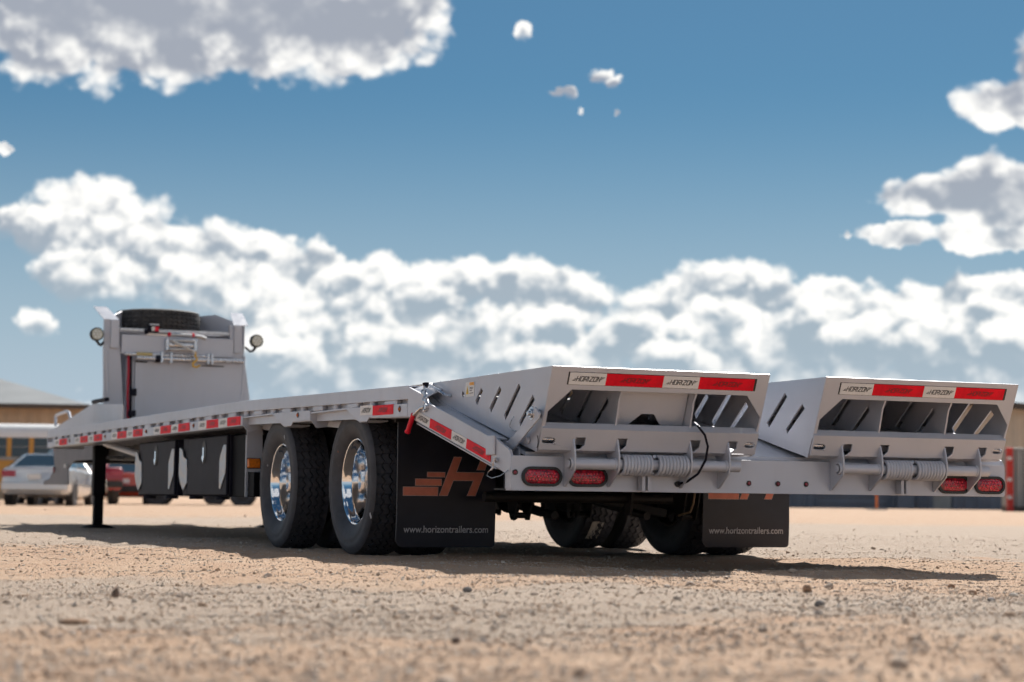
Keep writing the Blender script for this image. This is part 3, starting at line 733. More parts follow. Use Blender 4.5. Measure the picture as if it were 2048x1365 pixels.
MB().tube([(-.012, .168, .445), (-.008, .235, .428), (-.006, .255, .412), (-.006, .20, .400), (-.006, .10, .410), (-.006, .03, .430), (-.004, -.004, .443)], .0016, 6).build('lanyard', 'zinc', T)
MB().tube([(.835, -.13, .642), (.868, -.14, .60), (.886, -.135, .55), (.883, -.12, .49), (.862, -.09, .43), (.83, -.05, .395), (.806, -.012, .384)], .0055, 8).build('brake_cable', 'plastic_black', T)
MB().cyl((.806, -.001, .384), (.806, -.010, .384), .013, 14).build('cable_grommet', 'lamp_rubber', T)
# warning label
lab = MB().box(-.052, .052, -.0008, .0008, -.034, .034).build('warning_label', 'label_white', T, mw=basis((.0938, .709, .817), (0, -1, 0), (0, 0, 1)))
MB().add([(-.046, -.0016, -.022), (-.012, -.0016, -.022), (-.029, -.0016, .018)], [(0, 1, 2)]).build('warning_triangle', 'label_yellow', lab, smooth=0)
MB().add([(-.004, -.0016, .018), (.050, -.0016, .018), (.050, -.0016, .032), (-.004, -.0016, .032)], [(0, 1, 2, 3)]).build('label_header', 'label_orange', lab, smooth=0)
mb = MB()
for z, w in ((.006, .045), (.000, .04), (-.008, .03), (-.020, .046)): mb.add([(-.002, -.0016, z), (-.002+w, -.0016, z), (-.002+w, -.0016, z+.003), (-.002, -.0016, z+.003)], [(0, 1, 2, 3)])
mb.add([(-.031, -.0019, -.016), (-.027, -.0019, -.016), (-.027, -.0019, .002), (-.031, -.0019, .002)], [(0, 1, 2, 3)])
mb.build('fine_print', 'ink', lab, smooth=0)
# lift handle on the near ramp
MB().tube([(.094, 1.195, .862), (.065, 1.185, .862), (.062, 1.05, .832), (.066, 1.00, .815), (.075, .96, .798), (.094, .945, .796)], .007, 8).build('lift_handle', 'zinc', T)
# over-centre latch with a red grip
MB().cyl((.012, 1.073, .862), (.012, 1.068, .838), .017, 14, .009).build('latch_knob', 'plastic_black', T, .002)
mb = MB()
for i in range(5):
    c_ = Vector((-.006 if i % 2 else .004, 1.066-i*.011, .832-i*.0185)); d = Vector((0, -.5, -.866)); s_ = Vector((1, 0, 0)) if i % 2 else Vector((0, .866, -.5))
    mb.tube([c_+d*(.017*math.cos(t))+s_*(.010*math.sin(t)) for t in np.linspace(0, 2*math.pi, 14)[:-1]], .0042, 6, True)
mb.build('latch_chain', 'zinc', T)
MB().obox((-.004, 1.035, .775), (0, -.45, -.9), (1, 0, 0), (0, .9, -.45), .11, .008, .020).obox((.006, 1.050, .79), (0, -.45, -.9), (1, 0, 0), (0, .9, -.45), .12, .006, .014).cyl((-.016, 1.01, .745), (.01, 1.01, .745), .014, 12).cyl((-.016, 1.03, .728), (.01, 1.03, .728), .009, 12).build('latch_body', 'zinc', T, .002)
MB().tube([(-.010, 1.03, .745), (-.012, 1.075, .74), (-.013, 1.13, .722), (-.014, 1.165, .71)], .0085, 10).build('latch_lever', 'zinc', T)
MB().cyl((-.014, 1.165, .715), (-.014, 1.243, .632), .0125, 16).cyl((-.014, 1.241, .636), (-.014, 1.247, .628), .0155, 16).build('latch_grip', 'red_handle', T, .003)

# ---- mud flaps with emblem and web address
BARS = [[(.297, .444), (.395, .444), (.394, .420), (.297, .420)], [(.232, .408), (.376, .408), (.375, .3755), (.232, .3755)], [(.165, .366), (.357, .366), (.355, .323), (.165, .323)]]
HP = [[(.444, .524), (.488, .524), (.458, .445), (.615, .445), (.567, .325), (.521, .325), (.556, .403), (.442, .403), (.410, .324), (.365, .324)],
      [(.600, .524), (.643, .524), (.619, .460), (.575, .460)]]
def text_mesh(name, body, width, m, bold=.012):
    cu = bpy.data.curves.new(name, 'FONT'); cu.body = body; cu.size = 1; cu.offset = bold; cu.fill_mode = 'FRONT'; cu.resolution_u = 4
    o = bpy.data.objects.new(name, cu); col.objects.link(o); bpy.context.view_layer.update()
    me = bpy.data.meshes.new_from_object(o.evaluated_get(bpy.context.evaluated_depsgraph_get()))
    bpy.data.objects.remove(o); bpy.data.curves.remove(cu)
    co = np.zeros(len(me.vertices)*3); me.vertices.foreach_get('co', co); co = co.reshape(-1, 3)
    x0, x1 = co[:, 0].min(), co[:, 0].max(); s = width/(x1-x0)
    co2 = np.stack([(co[:, 0]-x0)*s, np.zeros(len(co)), co[:, 1]*s*1.12], 1)
    me.vertices.foreach_set('co', co2.ravel()); me.update(); me.materials.clear(); me.materials.append(MATS[m]); me.name = name; return me
WEB = text_mesh('web_address', 'www.horizontrailers.com', .471, 'flap_white')
def grow(poly, d):
    n = len(poly); out = []
    for i in range(n):
        p0, p1, p2 = (Vector(poly[(i+k) % n]) for k in (-1, 0, 1))
        a = (p1-p0).normalized(); b_ = (p2-p1).normalized(); na = Vector((a.y, -a.x)); nb = Vector((b_.y, -b_.x))
        mdl = (na+nb); mdl = mdl/max(.3, mdl.dot(na)); out.append(p1+mdl*d)
    return out
def area(p): return sum(a[0]*b_[1]-b_[0]*a[1] for a, b_ in zip(p, p[1:]+p[:1]))
def curl(x, z):
    w = max(0.0, .30-z)/.25
    return .016*w*w + .006*w*math.sin((x-.133)*9)
def flap(off):
    rc = .040
    out = [(.133, .74)] + [(.133+rc-rc*math.cos(t), .056+rc-rc*math.sin(t)) for t in np.linspace(0, math.pi/2, 7)]
    out += [(.683-.02+.02*math.sin(t), .056+.02-.02*math.cos(t)) for t in np.linspace(0, math.pi/2, 5)] + [(.683, .74)]
    # thin sheet, a little wavy and curling back at the foot
    f = None; mb = MB(); zs = [.056, .058, .064, .074, .086, .10, .12, .15, .18, .22, .26, .30, .36, .42, .5, .58, .66, .74]; nx = 12
    for t in (0, .010):
        for z in zs:
            dl = rc-math.sqrt(max(0, rc*rc-(.056+rc-z)**2)) if z < .056+rc else 0
            dr = .02-math.sqrt(max(0, .0004-(.076-z)**2)) if z < .076 else 0
            for i in range(nx+1):
                x = .133+dl+(.55-dl-dr)*i/nx; mb.v.append((x+off, 1.78+t+curl(x, z), z))
    nz = len(zs); k = nx+1
    for L_ in (0, 1):
        for j in range(nz-1):
            for i in range(nx):
                a_ = L_*nz*k+j*k+i; q_ = (a_, a_+1, a_+k+1, a_+k); mb.f.append(q_ if L_ == 0 else q_[::-1])
    for j in range(nz-1):
        for i in (0, nx): a_ = j*k+i; mb.f.append((a_, a_+k, a_+k+nz*k, a_+nz*k))
    for j in (0, nz-1):
        for i in range(nx): a_ = j*k+i; mb.f.append((a_, a_+1, a_+1+nz*k, a_+nz*k))
    f = mb.build('mud_flap', 'flap', T)
    def sheet(poly, y, name, m):
        p = poly if area(poly) > 0 else poly[::-1]
        mb = MB(); tris = tessellate_polygon([[Vector((q[0], q[1], 0)) for q in p]])
        mb.add([(q[0]+off, y, q[1]) for q in p], [tuple(t) for t in tris]).build(name, m, f, smooth=0)
    for p in BARS+HP:
        q = p if area(p) > 0 else p[::-1]
        sheet(grow(q, .0022), 1.779, 'emblem_outline', 'outline'); sheet(q, 1.7782, 'emblem', 'copper')
    wm = WEB.copy(); co = np.zeros(len(wm.vertices)*3); wm.vertices.foreach_get('co', co); co = co.reshape(-1, 3)
    co[:, 1] += [curl(.172+p[0], .132+p[2]) for p in co]; wm.vertices.foreach_set('co', co.ravel()); wm.update()
    link('web_address', wm, f, mw=Matrix.Translation((.172+off, 1.779, .132)))
    MB().box(.12+off, .69+off, 1.778, 1.81, .70, .745).build('flap_hanger', 'chassis_black', T)
flap(0); flap(1.793)

# ---- wheels
def tyre_mesh(name, R0=.402, wd=.235, m='rubber', nper=46):
    hw = wd/2
    # columns across the tread: (lateral position, radius drop, zigzag amount)
    tread = [(-.092, .000, 0), (-.0665, 0, 1), (-.065, .014, 1), (-.057, .014, 1), (-.0555, 0, 1), (-.0250, 0, 1), (-.0235, .014, 1), (-.0155, .014, 1), (-.0140, 0, 1),
             (.0140, 0, 1), (.0155, .014, 1), (.0235, .014, 1), (.0250, 0, 1), (.0555, 0, 1), (.057, .014, 1), (.065, .014, 1), (.0665, 0, 1), (.092, 0, 0)]
    side_o = [(-.060, .222), (-.074, .228), (-.082, .236), (-.094, .250), (-.107, .275), (-.1165, .305), (-.1175, .320), (-.114, .336), (-.1165, .342), (-.113, .362), (-.109, .376), (-.104, .386), (-.099, .3915)]
    cols = [('s', x, r) for x, r in side_o] + [('t',)+c for c in tread] + [('s', -x, r) for x, r in side_o[::-1]]
    fr = [0.0, .035, .25, .5, .75, .965]
    vs = []; nc = len(cols); ring = 0
    for p in range(nper):
        for q in fr:
            th = 2*math.pi*(p+q)/nper; zig = (abs(((q+.25) % 1)-.5)*4-1)*.0095
            sip = .006 if q == 0 else 0
            for c in cols:
                if c[0] == 's': x, r = c[1], c[2]
                else:
                    x = c[1]+zig*c[3]; r = R0-.018*(abs(c[1])/.1)**2.6-max(c[2], sip)
                    if abs(c[1]) > .09: r = R0-.0105-(.005 if q in (0, .035, .965) else 0)
                vs.append((x, r*math.cos(th), r*math.sin(th)))
            ring += 1
    vs = np.array(vs)
    i = np.arange(ring)[:, None]; j = np.arange(nc-1)[None, :]
    a = i*nc+j; b_ = i*nc+j+1; c = ((i+1) % ring)*nc+j+1; d = ((i+1) % ring)*nc+j
    fc = np.stack([a, b_, c, d], -1).reshape(-1, 4)
    me = fast_mesh(name, vs, fc); me.set_sharp_from_angle(angle=R(38)); me.materials.append(MATS[m]); return me
TYRE = tyre_mesh('tyre')
def rim_mesh():
    mb = MB()
    # outer barrel (visible dish), local: outward is -X
    prof = [(-.075, .2375), (-.080, .236), (-.082, .231), (-.080, .226), (-.074, .222), (-.066, .219), (-.052, .214), (-.040, .207), (-.030, .204), (.050, .199), (.070, .195), (.082, .188)]
    mb.latheX(prof, 72)
    mb.latheX([(.082, .188), (.086, .178)], 72)
    # disc with hand holes
    holes = [circ(.146*math.cos(t), .146*math.sin(t), .021, 12, .021) for t in (2*math.pi*(i+.5)/8 for i in range(8))]
    mb.plate(circ(0, 0, .178, 72), .086, .096, lambda a, b_, t: (t, a, b_), holes)
    mb.latheX([(.086, .108), (.078, .104), (.077, .066), (.080, .064)], 48)
    # back half of the barrel
    mb.latheX([(.096, .178), (.100, .203), (.103, .215), (.106, .232)], 48)
    me = mb.mesh('wheel', 30); me.materials.append(MATS['chrome']); return me
RIM = rim_mesh()
hub = MB().latheX([(.078, .066), (.028, .062), (.012, .055), (.008, .045), (.006, .0005)], 32).mesh('hub_cap', 30); hub.materials.append(MATS['chrome'])
nuts = MB()
for i in range(8):
    t = 2*math.pi*i/8; y, z = .0865*math.cos(t), .0865*math.sin(t)
    nuts.cyl((.080, y, z), (.054, y, z), .0125, 6).cyl((.054, y, z), (.046, y, z), .007, 8)
NUT = nuts.mesh('wheel_nuts', 30); NUT.materials.append(MATS['chrome'])
letters = text_mesh('sidewall_mark', 'TRAILER', .07, 'flap_white') if False else None
def wheel(x, y, flip, shiny=True, sticker=None):
    mw = Matrix.Translation((x, y, .395)) @ Euler((random.uniform(0, 6.2), 0, math.pi if flip else 0), 'XYZ').to_matrix().to_4x4()
    w = link('wheel', RIM, T, mw=mw)
    if not shiny:
        w.data = RIM.copy(); w.data.materials[0] = MATS['chassis_black']
    link('tyre', TYRE, w)
    if shiny: link('hub_cap', hub, w); link('wheel_nuts', NUT, w)
    return w
for yy in (2.385, 3.774):
    wheel(.1935, yy, False); wheel(.478, yy, True, False)
    wheel(W-.1935, yy, True); wheel(W-.478, yy, False, False)
# small white and orange dabs on the new tyres
for y, z, m_, s_ in ((2.02, .215, 'flap_white', .020), (3.60, .665, 'flap_white', .016), (3.95, .50, 'flap_white', .006), (2.58, .560, 'amber_small', .006)):
    MB().obox((.0742, y, z), (0, .6, .8), (1, 0, 0), (0, -.8, .6), s_*1.6, .002, s_*.7).build('tyre_mark', m_, T)
# paper stickers on the treads of the inner right tyres
def tread_sticker(cx, cy, a0, a1):
    mb = MB(); n = 8; vs = []
    for i in range(n+1):
        t = a0+(a1-a0)*i/n
        vs += [(cx-.042, cy-.4045*math.cos(t), .40-.4045*math.sin(t)), (cx+.042, cy-.4045*math.cos(t), .40-.4045*math.sin(t))]
    mb.add(vs, [(2*i, 2*i+1, 2*i+3, 2*i+2) for i in range(n)]).build('tread_sticker', 'sticker', T)
tread_sticker(W-.478-.02, 2.385, R(5), R(25)); tread_sticker(W-.478-.02, 3.774, R(34), R(56))

# ---- chassis
def chassis():
    for x in (.80, W-.80):
        MB().sweepY([(x-.075, .40), (x-.075, .412), (x-.006, .412), (x-.006, .84), (x-.075, .84), (x-.075, .852), (x+.075, .852), (x+.075, .84), (x+.006, .84), (x+.006, .412), (x+.075, .412), (x+.075, .40)],
                    [(1.2, -.045), (4.3, 0), (8.2, 0)]).build('main_beam', 'chassis_black', T)
    y = 1.4
    while y < 11:
        MB().box(.06, W-.06, y-.03, y+.03, .762+zdrop(y)*1.1, .850+zdrop(y)).build('crossmember', 'paint', T); y += .42
    for y in (2.385, 3.774):
        MB().cyl((.3, y, .400), (W-.3, y, .400), .062, 20).build('axle', 'chassis_black', T)
        for x in (.80, W-.80):
            mb = MB()
            for k in range(4):
                L = .58-.10*k
                pts = [(x, y+L*t, .470-.018*k+.055*t*t+.0) for t in np.linspace(-1, 1, 9)]
                for p, q in zip(pts, pts[1:]):
                    d = Vector(q)-Vector(p); mb.obox((Vector(p)+Vector(q))/2, d, (1, 0, 0), d.cross(Vector((1, 0, 0))), d.length*1.02, .075, .014)
            mb.build('leaf_spring', 'chassis_black', T)
            MB().box(x-.05, x+.05, y-.09, y+.09, .300, .325).box(x-.045, x-.025, y-.08, y-.06, .24, .53).box(x+.025, x+.045, y-.08, y-.06, .24, .53).cyl((x-.035, y-.07, .245), (x-.035, y-.07, .215), .012, 8).cyl((x+.035, y-.07, .245), (x+.035, y-.07, .215), .012, 8).build('axle_clamp', 'chassis_black', T, .003)
            # brake chamber and slack arm
            MB().cyl((x+.14, y-.17, .30), (x+.14, y-.33, .33), .07, 20).cyl((x+.14, y-.33, .33), (x+.14, y-.40, .34), .055, 20).build('brake_chamber', 'chassis_black', T, .006)
            MB().plateX([(y-.19, .35), (y-.14, .37), (y-.05, .22), (y-.08, .19), (y-.12, .20)], x+.21, x+.222).build('slack_arm', 'chassis_black', T, .003)
        for x in (.80, W-.80):
            for dy in (-.66, .66):
                MB().plateX([(y+dy-.10, .42), (y+dy+.10, .42), (y+dy+.05, .24), (y+dy+.02, .20), (y+dy-.03, .20), (y+dy-.05, .25)], x-.045, x-.037).plateX([(y+dy-.10, .42), (y+dy+.10, .42), (y+dy+.05, .24), (y+dy+.02, .20), (y+dy-.03, .20), (y+dy-.05, .25)], x+.037, x+.045).cyl((x-.055, y+dy, .225), (x+.055, y+dy, .225), .016, 10).build('spring_hanger', 'chassis_black', T, .002)
        for x in (1.02, W-1.02): MB().cyl((x, y+.02, .30), (x, y-.62, .225), .022, 12).build('radius_rod', 'chassis_black', T)
    # cross tubes and cables at the very rear
    MB().cyl((.55, 1.62, .318), (1.64, 1.62, .318), .026, 16).build('cross_tube', 'chassis_black', T)
    MB().box(.3, W-.3, .11, .9, .352, .360).build('splash_plate', 'chassis_black', T)
    MB().cyl((.55, 1.05, .455), (.98, 1.05, .455), .095, 28).build('air_tank', 'chassis_black', T, .02)
    MB().cyl((1.42, 1.6, .335), (1.42, 1.78, .25), .012, 8).plateX([(1.55, .36), (1.66, .36), (1.63, .23), (1.58, .23)], 1.37, 1.385).build('tube_bracket', 'chassis_black', T)
    MB().tube([(1.72, 1.5, .36), (1.722, 1.52, .30), (1.724, 1.56, .25), (1.73, 1.7, .23)], .006, 8).build('brake_hose', 'wood', T)
    MB().obox((1.52, 1.95, .285), (1, 0, -.18), (0, 1, 0), (.18, 0, 1), .52, .05, .045).build('brake_shaft', 'chassis_black', T, .004)
chassis()

# ---- amber lamp bracket in front of the wheels
MB().plateY([(.046, .463), (.046, .75), (.150, .755), (.150, .463)], 4.33, 4.337).build('lamp_bracket', 'paint', T, .002)
o = MB().box(.050, .135, 4.308, 4.33, .488, .548).build('side_lamp', 'amber', T, .010)
MB().box(.048, .137, 4.322, 4.331, .484, .552).build('lamp_base', 'lamp_rubber', o, .004)

# ---- tool boxes
def toolbox(y0, y1, first):
    x0 = .100
    o = MB().box(x0+.018, .62, y0, y1, .306, .722).build('tool_box', 'plastic_black', T, .012)
    w = y1-y0
    MB().box(x0, x0+.020, y0+.004, y1-.16*w, .312, .716).build('door', 'plastic_black', o, .014)
    MB().box(x0+.006, x0+.024, y1-.145*w, y1-.10*w, .312, .716).build('edge_strip', 'plastic_black', o, .004)
    yc = y0+.47*w
    MB().plate([(yc+p[0], .61+p[1]) for p in [(a[1], a[0]) for a in stadium(0, 0, .078, .055, 9)]], x0-.004, x0+.002, lambda a, b_, t: (t, a, b_)).build('latch_recess', 'lamp_rubber', o, .003)
    MB().box(x0-.010, x0-.004, yc-.014, yc+.016, .575, .645).add([(x0-.012, yc-.035, .585), (x0-.012, yc+.040, .585), (x0-.012, yc+.003, .535), (x0-.006, yc-.035, .585), (x0-.006, yc+.040, .585), (x0-.006, yc+.003, .535)], [(0, 1, 2), (3, 5, 4), (0, 3, 4, 1), (1, 4, 5, 2), (2, 5, 3, 0)]).build('latch', 'chrome', o, .002)
    g1 = [(y1+.02, .655), (y1-.06, .64), (y1-.11, .585), (y1-.20, .565), (y1-.21, .40), (y1-.10, .345), (y1-.02, .40), (y1+.03, .46)]
    MB().plate(g1, x0-.006, x0+.004, lambda a, b_, t: (t, a, b_)).build('corner_guard', 'tread_plate', o, .002)
    g2 = [(y0+.01, .650), (y0+.07, .652), (y0+.13, .60), (y0+.17, .555), (y0+.17, .36), (y0+.14, .355), (y0+.02, .46), (y0+.01, .50)]
    MB().plate(g2, x0-.006, x0-.0005, lambda a, b_, t: (t, a, b_)).build('corner_guard', 'tread_plate', o, .002)
    for y in (y0+.22*w, y0+.78*w): MB().cyl((x0+.05, y, .306), (x0+.05, y, .285), .05, 14).build('drain_foot', 'plastic_black', o)
toolbox(6.45, 7.72, True); toolbox(5.00, 6.27, False)
MB().box(.135, .66, 4.46, 4.985, .306, .712).build('battery_box', 'black_paint', T, .006)
MB().box(.118, .135, 4.60, 4.612, .306, .706).build('box_trim', 'paint', T)

# ---- neck, landing legs and front
for x in (.50, W-.50):
    MB().plateX([(11.06, .86), (13.5, .86), (13.558, .802), (13.465, .597), (13.742, .476), (14.10, .456), (14.10, .412), (12.673, .408), (12.697, .563), (12.55, .62), (12.361, .652), (11.35, .648), (11.15, .68), (11.07, .74)], x-.006, x+.006).build('neck_plate', 'neck_shaded_grey', T, .003)
MB().box(.45, W-.45, 11.14, 13.5, .87, .90).build('neck_floor', 'paint', T)
MB().box(.52, W-.52, 12.75, 13.3, .64, .80).build('neck_box', 'black_paint', T, .01)
MB().cyl((.49, 13.45, .57), (.478, 13.45, .57), .03, 12).build('neck_lamp', 'red_small', T)
MB().box(.47, .49, 12.70, 12.80, .585, .62).build('neck_bracket', 'white_plastic', T)
for x in (.40, 2.05):
    leg = MB().box(x-.055, x+.055, 10.595, 10.705, .30, .84).build('landing_leg', 'black_paint', T, .006)
    MB().box(x-.042, x+.042, 10.608, 10.692, .03, .30).build('inner_leg', 'black_paint', leg, .005)
    MB().add([(x-.15, 10.515, .0), (x+.15, 10.515, .0), (x+.15, 10.785, .0), (x-.15, 10.785, .0), (x-.06, 10.585, .035), (x+.06, 10.585, .035), (x+.06, 10.715, .035), (x-.06, 10.715, .035)],
             [(0, 1, 2, 3), (7, 6, 5, 4), (0, 4, 5, 1), (1, 5, 6, 2), (2, 6, 7, 3), (3, 7, 4, 0)]).build('foot_plate', 'black_paint', leg, .002)
MB().cyl((.40, 10.65, .66), (2.19, 10.65, .66), .016, 10).build('leg_shaft', 'zinc', T)
for x in (.3, W-.3):
    MB().cyl((x, 9.9, .77), (x, 8.55, .65), .028, 10).build('leg_brace', 'paint', T)
MB().box(.62, W-.62, 8.3, 11.3, .64, .80).build('gear_housing', 'chassis_black', T, .02)

# headboard base: sloping gusset sides
for x in (.45, W-.45):
    MB().plateX([(13.5, .90), (13.5, .985), (11.25, 1.188), (9.90, 1.124), (9.90, .90)], x-.006, x+.006).build('gusset_plate', 'paint', T, .003)
MB().box(.456, W-.456, 12.2, 13.3, .90, .97).build('step_plate', 'paint', T, .01)
MB().box(.43, .475, 10.62, 11.25, 1.186, 1.222).build('battery_lid', 'plastic_black', T, .008)
MB().tube([(.45, 13.22, 1.03), (.45, 13.24, 1.13), (.45, 13.18, 1.145), (.45, 12.64, 1.165), (.45, 12.50, 1.15), (.45, 12.38, 1.07)], .016, 8).build('grab_handle', 'paint', T)

def headboard():
    Y = 11.45
    hb = MB().box(.74, W-.72, Y-.06, Y+.02, 1.695, 1.885).build('headboard', 'paint', T, .006)
    for sgn in (0, 1):
        q = (lambda x: x) if sgn == 0 else (lambda x: W-x)
        # side column, wider at the foot, with a raked outer edge
        MB().plateY([(q(.600 if sgn == 0 else .47), .90), (q(.571 if sgn == 0 else .60), 1.73), (q(.572 if sgn == 0 else .645), 2.03), (q(.714 if sgn == 0 else .76), 2.03), (q(.735), 1.74), (q(.800), .90)], Y-.02, Y+.03).build('column', 'paint', hb, .004)
        MB().box(*sorted((q(.631), q(.712))), Y-.05, Y-.02, 1.747, 2.025).build('pad_plate', 'paint', hb, .004)
        # wing plate running forward, its top cut on the slant
        tx = lambda k: q(.585+.55*k)                                   # wings toe in towards the front
        prof_w = [(0, .90), (0, 2.03), (.42, 2.155), (1.0, 2.13), (1.0, .90)]
        n_w = len(prof_w)
        MB().add([(tx(k), Y+.032+.62*k, z) for k, z in prof_w] + [(tx(k)+(.010 if sgn == 0 else -.010), Y+.036+.62*k, z) for k, z in prof_w],
                 [tuple(range(n_w)), tuple(range(2*n_w-1, n_w-1, -1))] + [(i, (i+1) % n_w, n_w+(i+1) % n_w, n_w+i) for i in range(n_w)]).build('wing_plate', 'paint', hb)
        MB().add([(q(.565), Y-.022, 2.032), (q(.716), Y-.022, 2.032), (q(.66), Y+.32, 2.185), (q(.53), Y+.32, 2.185),
                  (q(.565), Y-.022, 2.026), (q(.716), Y-.022, 2.026), (q(.66), Y+.32, 2.179), (q(.53), Y+.32, 2.179)],
                 [(0, 1, 2, 3), (7, 6, 5, 4), (0, 4, 5, 1), (1, 5, 6, 2), (2, 6, 7, 3), (3, 7, 4, 0)]).build('wing_cap', 'paint', hb)
        # work lamp on its arm
        xl = q(.489); s_ = -1 if sgn == 0 else 1
        w = MB().cyl((xl, Y-.10, 1.874), (xl, Y-.04, 1.874), .066, 28).cyl((xl, Y-.04, 1.874), (xl, Y-.01, 1.874), .045, 20).build('work_lamp', 'lamp_rubber', T, .006)
        MB().cyl((xl, Y-.108, 1.874), (xl, Y-.100, 1.874), .053, 28).build('lamp_glass', 'lamp_glass', w)
        mbl = MB()
        for k in range(7):
            a = 2*math.pi*k/6; rr = 0 if k == 6 else .032
            mbl.cyl((xl+rr*math.cos(a), Y-.111, 1.874+rr*math.sin(a)), (xl+rr*math.cos(a), Y-.107, 1.874+rr*math.sin(a)), .011, 10)
        mbl.build('led_cells', 'amber_small' if False else 'white_plastic', w)
        MB().tube([(xl, Y-.06, 1.815), (xl-s_*.03, Y-.06, 1.775), (xl-s_*.05, Y-.03, 1.770), (xl-s_*.095, Y, 1.815)], .013, 8).build('lamp_arm', 'lamp_rubber', w)
        MB().tube([(q(.60), Y-.025, 1.72), (q(.612), Y-.03, 1.45), (q(.622), Y-.03, 1.28), (q(.63), Y-.03, 1.12)], .014, 8).build('conduit', 'paint', hb)
    # lower panel, set slightly forward, with a folded edge
    MB().box(.885, 1.99, Y-.036, Y-.026, .90, 1.64).build('lower_panel', 'paint', hb, .003)
    MB().box(.80, .885, Y-.01, Y+.01, .90, 1.66).build('side_panel', 'paint', hb, .003)
    MB().box(.885, 1.0, Y-.040, Y-.0365, 1.615, 1.632).build('panel_slot', 'ink', hb); MB().box(1.55, 1.78, Y-.040, Y-.0365, 1.60, 1.612).build('panel_slot', 'ink', hb)
    # roller bars
    MB().cyl((.88, Y-.09, 1.655), (1.96, Y-.09, 1.660), .026, 16).build('roller_bar', 'zinc', hb)
    MB().cyl((.77, Y-.07, 1.690), (1.66, Y-.07, 1.700), .020, 14).build('winch_bar', 'zinc', hb)
    for x in (1.13, 1.225, 1.60, 1.64):
        MB().box(x-.012, x+.012, Y-.12, Y-.03, 1.615, 1.725).build('bar_clamp', 'zinc', hb, .004)
    MB().cyl((1.07, Y-.09, 1.655), (1.12, Y-.09, 1.655), .036, 16).build('bar_sleeve', 'plastic_black', hb)
    MB().cyl((.88, Y-.07, 1.6925), (1.04, Y-.07, 1.694), .0215, 14).build('bar_wrap', 'pale_yellow', hb)
    # rack bar for the spare wheel
    MB().box(.73, 1.86, Y-.01, Y+.02, 1.925, 1.955).build('rack_bar', 'aluminium', hb, .003)
    MB().box(.72, 1.90, Y+.05, Y+.60, 1.915, 1.930).build('rack_plate', 'paint', hb)
    # winch with fairlead
    w = MB().cyl((1.20, Y-.06, 1.80), (1.45, Y-.06, 1.80), .052, 20).box(1.165, 1.20, Y-.12, Y-.03, 1.74, 1.86).box(1.45, 1.485, Y-.12, Y-.03, 1.74, 1.86).build('winch', 'zinc', T, .006)
    MB().cyl((1.20, Y-.12, 1.845), (1.45, Y-.12, 1.845), .014, 12).cyl((1.20, Y-.12, 1.755), (1.45, Y-.12, 1.755), .014, 12).build('fairlead_roller', 'aluminium', w)
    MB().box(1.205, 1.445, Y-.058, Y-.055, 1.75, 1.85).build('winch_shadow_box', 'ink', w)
    MB().tube([(1.23, Y-.135, 1.835), (1.32, Y-.16, 1.79), (1.42, Y-.17, 1.745), (1.455, Y-.17, 1.71)], .011, 8).build('winch_rope', 'white_plastic', w)
    MB().tube([(1.455, Y-.17, 1.73), (1.45, Y-.172, 1.69), (1.47, Y-.172, 1.665), (1.455, Y-.172, 1.64), (1.425, Y-.172, 1.615), (1.43, Y-.172, 1.59), (1.465, Y-.172, 1.58), (1.50, Y-.172, 1.60)], .010, 8).build('hook', 'hook_yellow', w)
    MB().cyl((1.20, Y-.07, 1.905), (1.46, Y-.07, 1.90), .017, 14).tube([(1.46, Y-.07, 1.90), (1.53, Y-.07, 1.895), (1.58, Y-.075, 1.875)], .016, 10).build('winch_motor', 'aluminium', w)
    for x in (1.196, 1.438): MB().cyl((x, Y-.07, 1.905), (x+.024, Y-.07, 1.905), .021, 14).build('red_band', 'red_handle', w)
    c_ = MB().box(1.0, 1.10, Y-.10, Y-.01, 1.915, 1.985).box(.97, 1.0, Y-.07, Y-.01, 1.90, 1.95).build('control_box', 'plastic_black', T, .008)
    MB().box(1.01, 1.105, Y-.09, Y-.02, 1.985, 2.002).build('box_lid', 'aluminium', c_, .004)
    MB().box(1.055, 1.095, Y-.103, Y-.1005, 1.93, 1.972).build('red_sticker', 'red_handle', c_); MB().box(1.022, 1.055, Y-.103, Y-.1005, 1.93, 1.972).build('white_sticker', 'white_plastic', c_)
    MB().tube([(.815, Y-.035, 1.68), (.817, Y-.045, 1.5), (.812, Y-.05, 1.3), (.822, Y-.045, 1.12), (.83, Y-.04, .95)], .012, 8).build('red_hose', 'red_hose', T)
    MB().tube([(.838, Y-.035, 1.69), (.842, Y-.04, 1.4), (.848, Y-.04, 1.2), (.85, Y-.04, .93)], .013, 8).build('black_hose', 'plastic_black', T)
    MB().box(.855, .90, Y-.06, Y-.02, 1.285, 1.355).build('junction_box', 'plastic_black', T, .004)
    MB().box(.82, .89, Y-.10, Y-.03, 1.08, 1.14).build('hose_coupling', 'plastic_black', T, .006)
headboard()

# spare tyre lying flat on the headboard rack
st = tag(empty('spare_tyre', (1.20, 11.86, 1.932)), 'black spare tyre lying flat on top of the trailer headboard', 'tyre')
SP = tyre_mesh('casing', m='rubber_dusty')
link('casing', SP, st, mw=Matrix.Translation((0, 0, .119)) @ Euler((.3, math.pi/2, 0)).to_matrix().to_4x4() @ Matrix.Diagonal((1, 1.06, 1.06, 1)))
link('wheel_rim', RIM.copy(), st, mw=Matrix.Translation((0, 0, .119)) @ Euler((.3, math.pi/2, 0)).to_matrix().to_4x4())

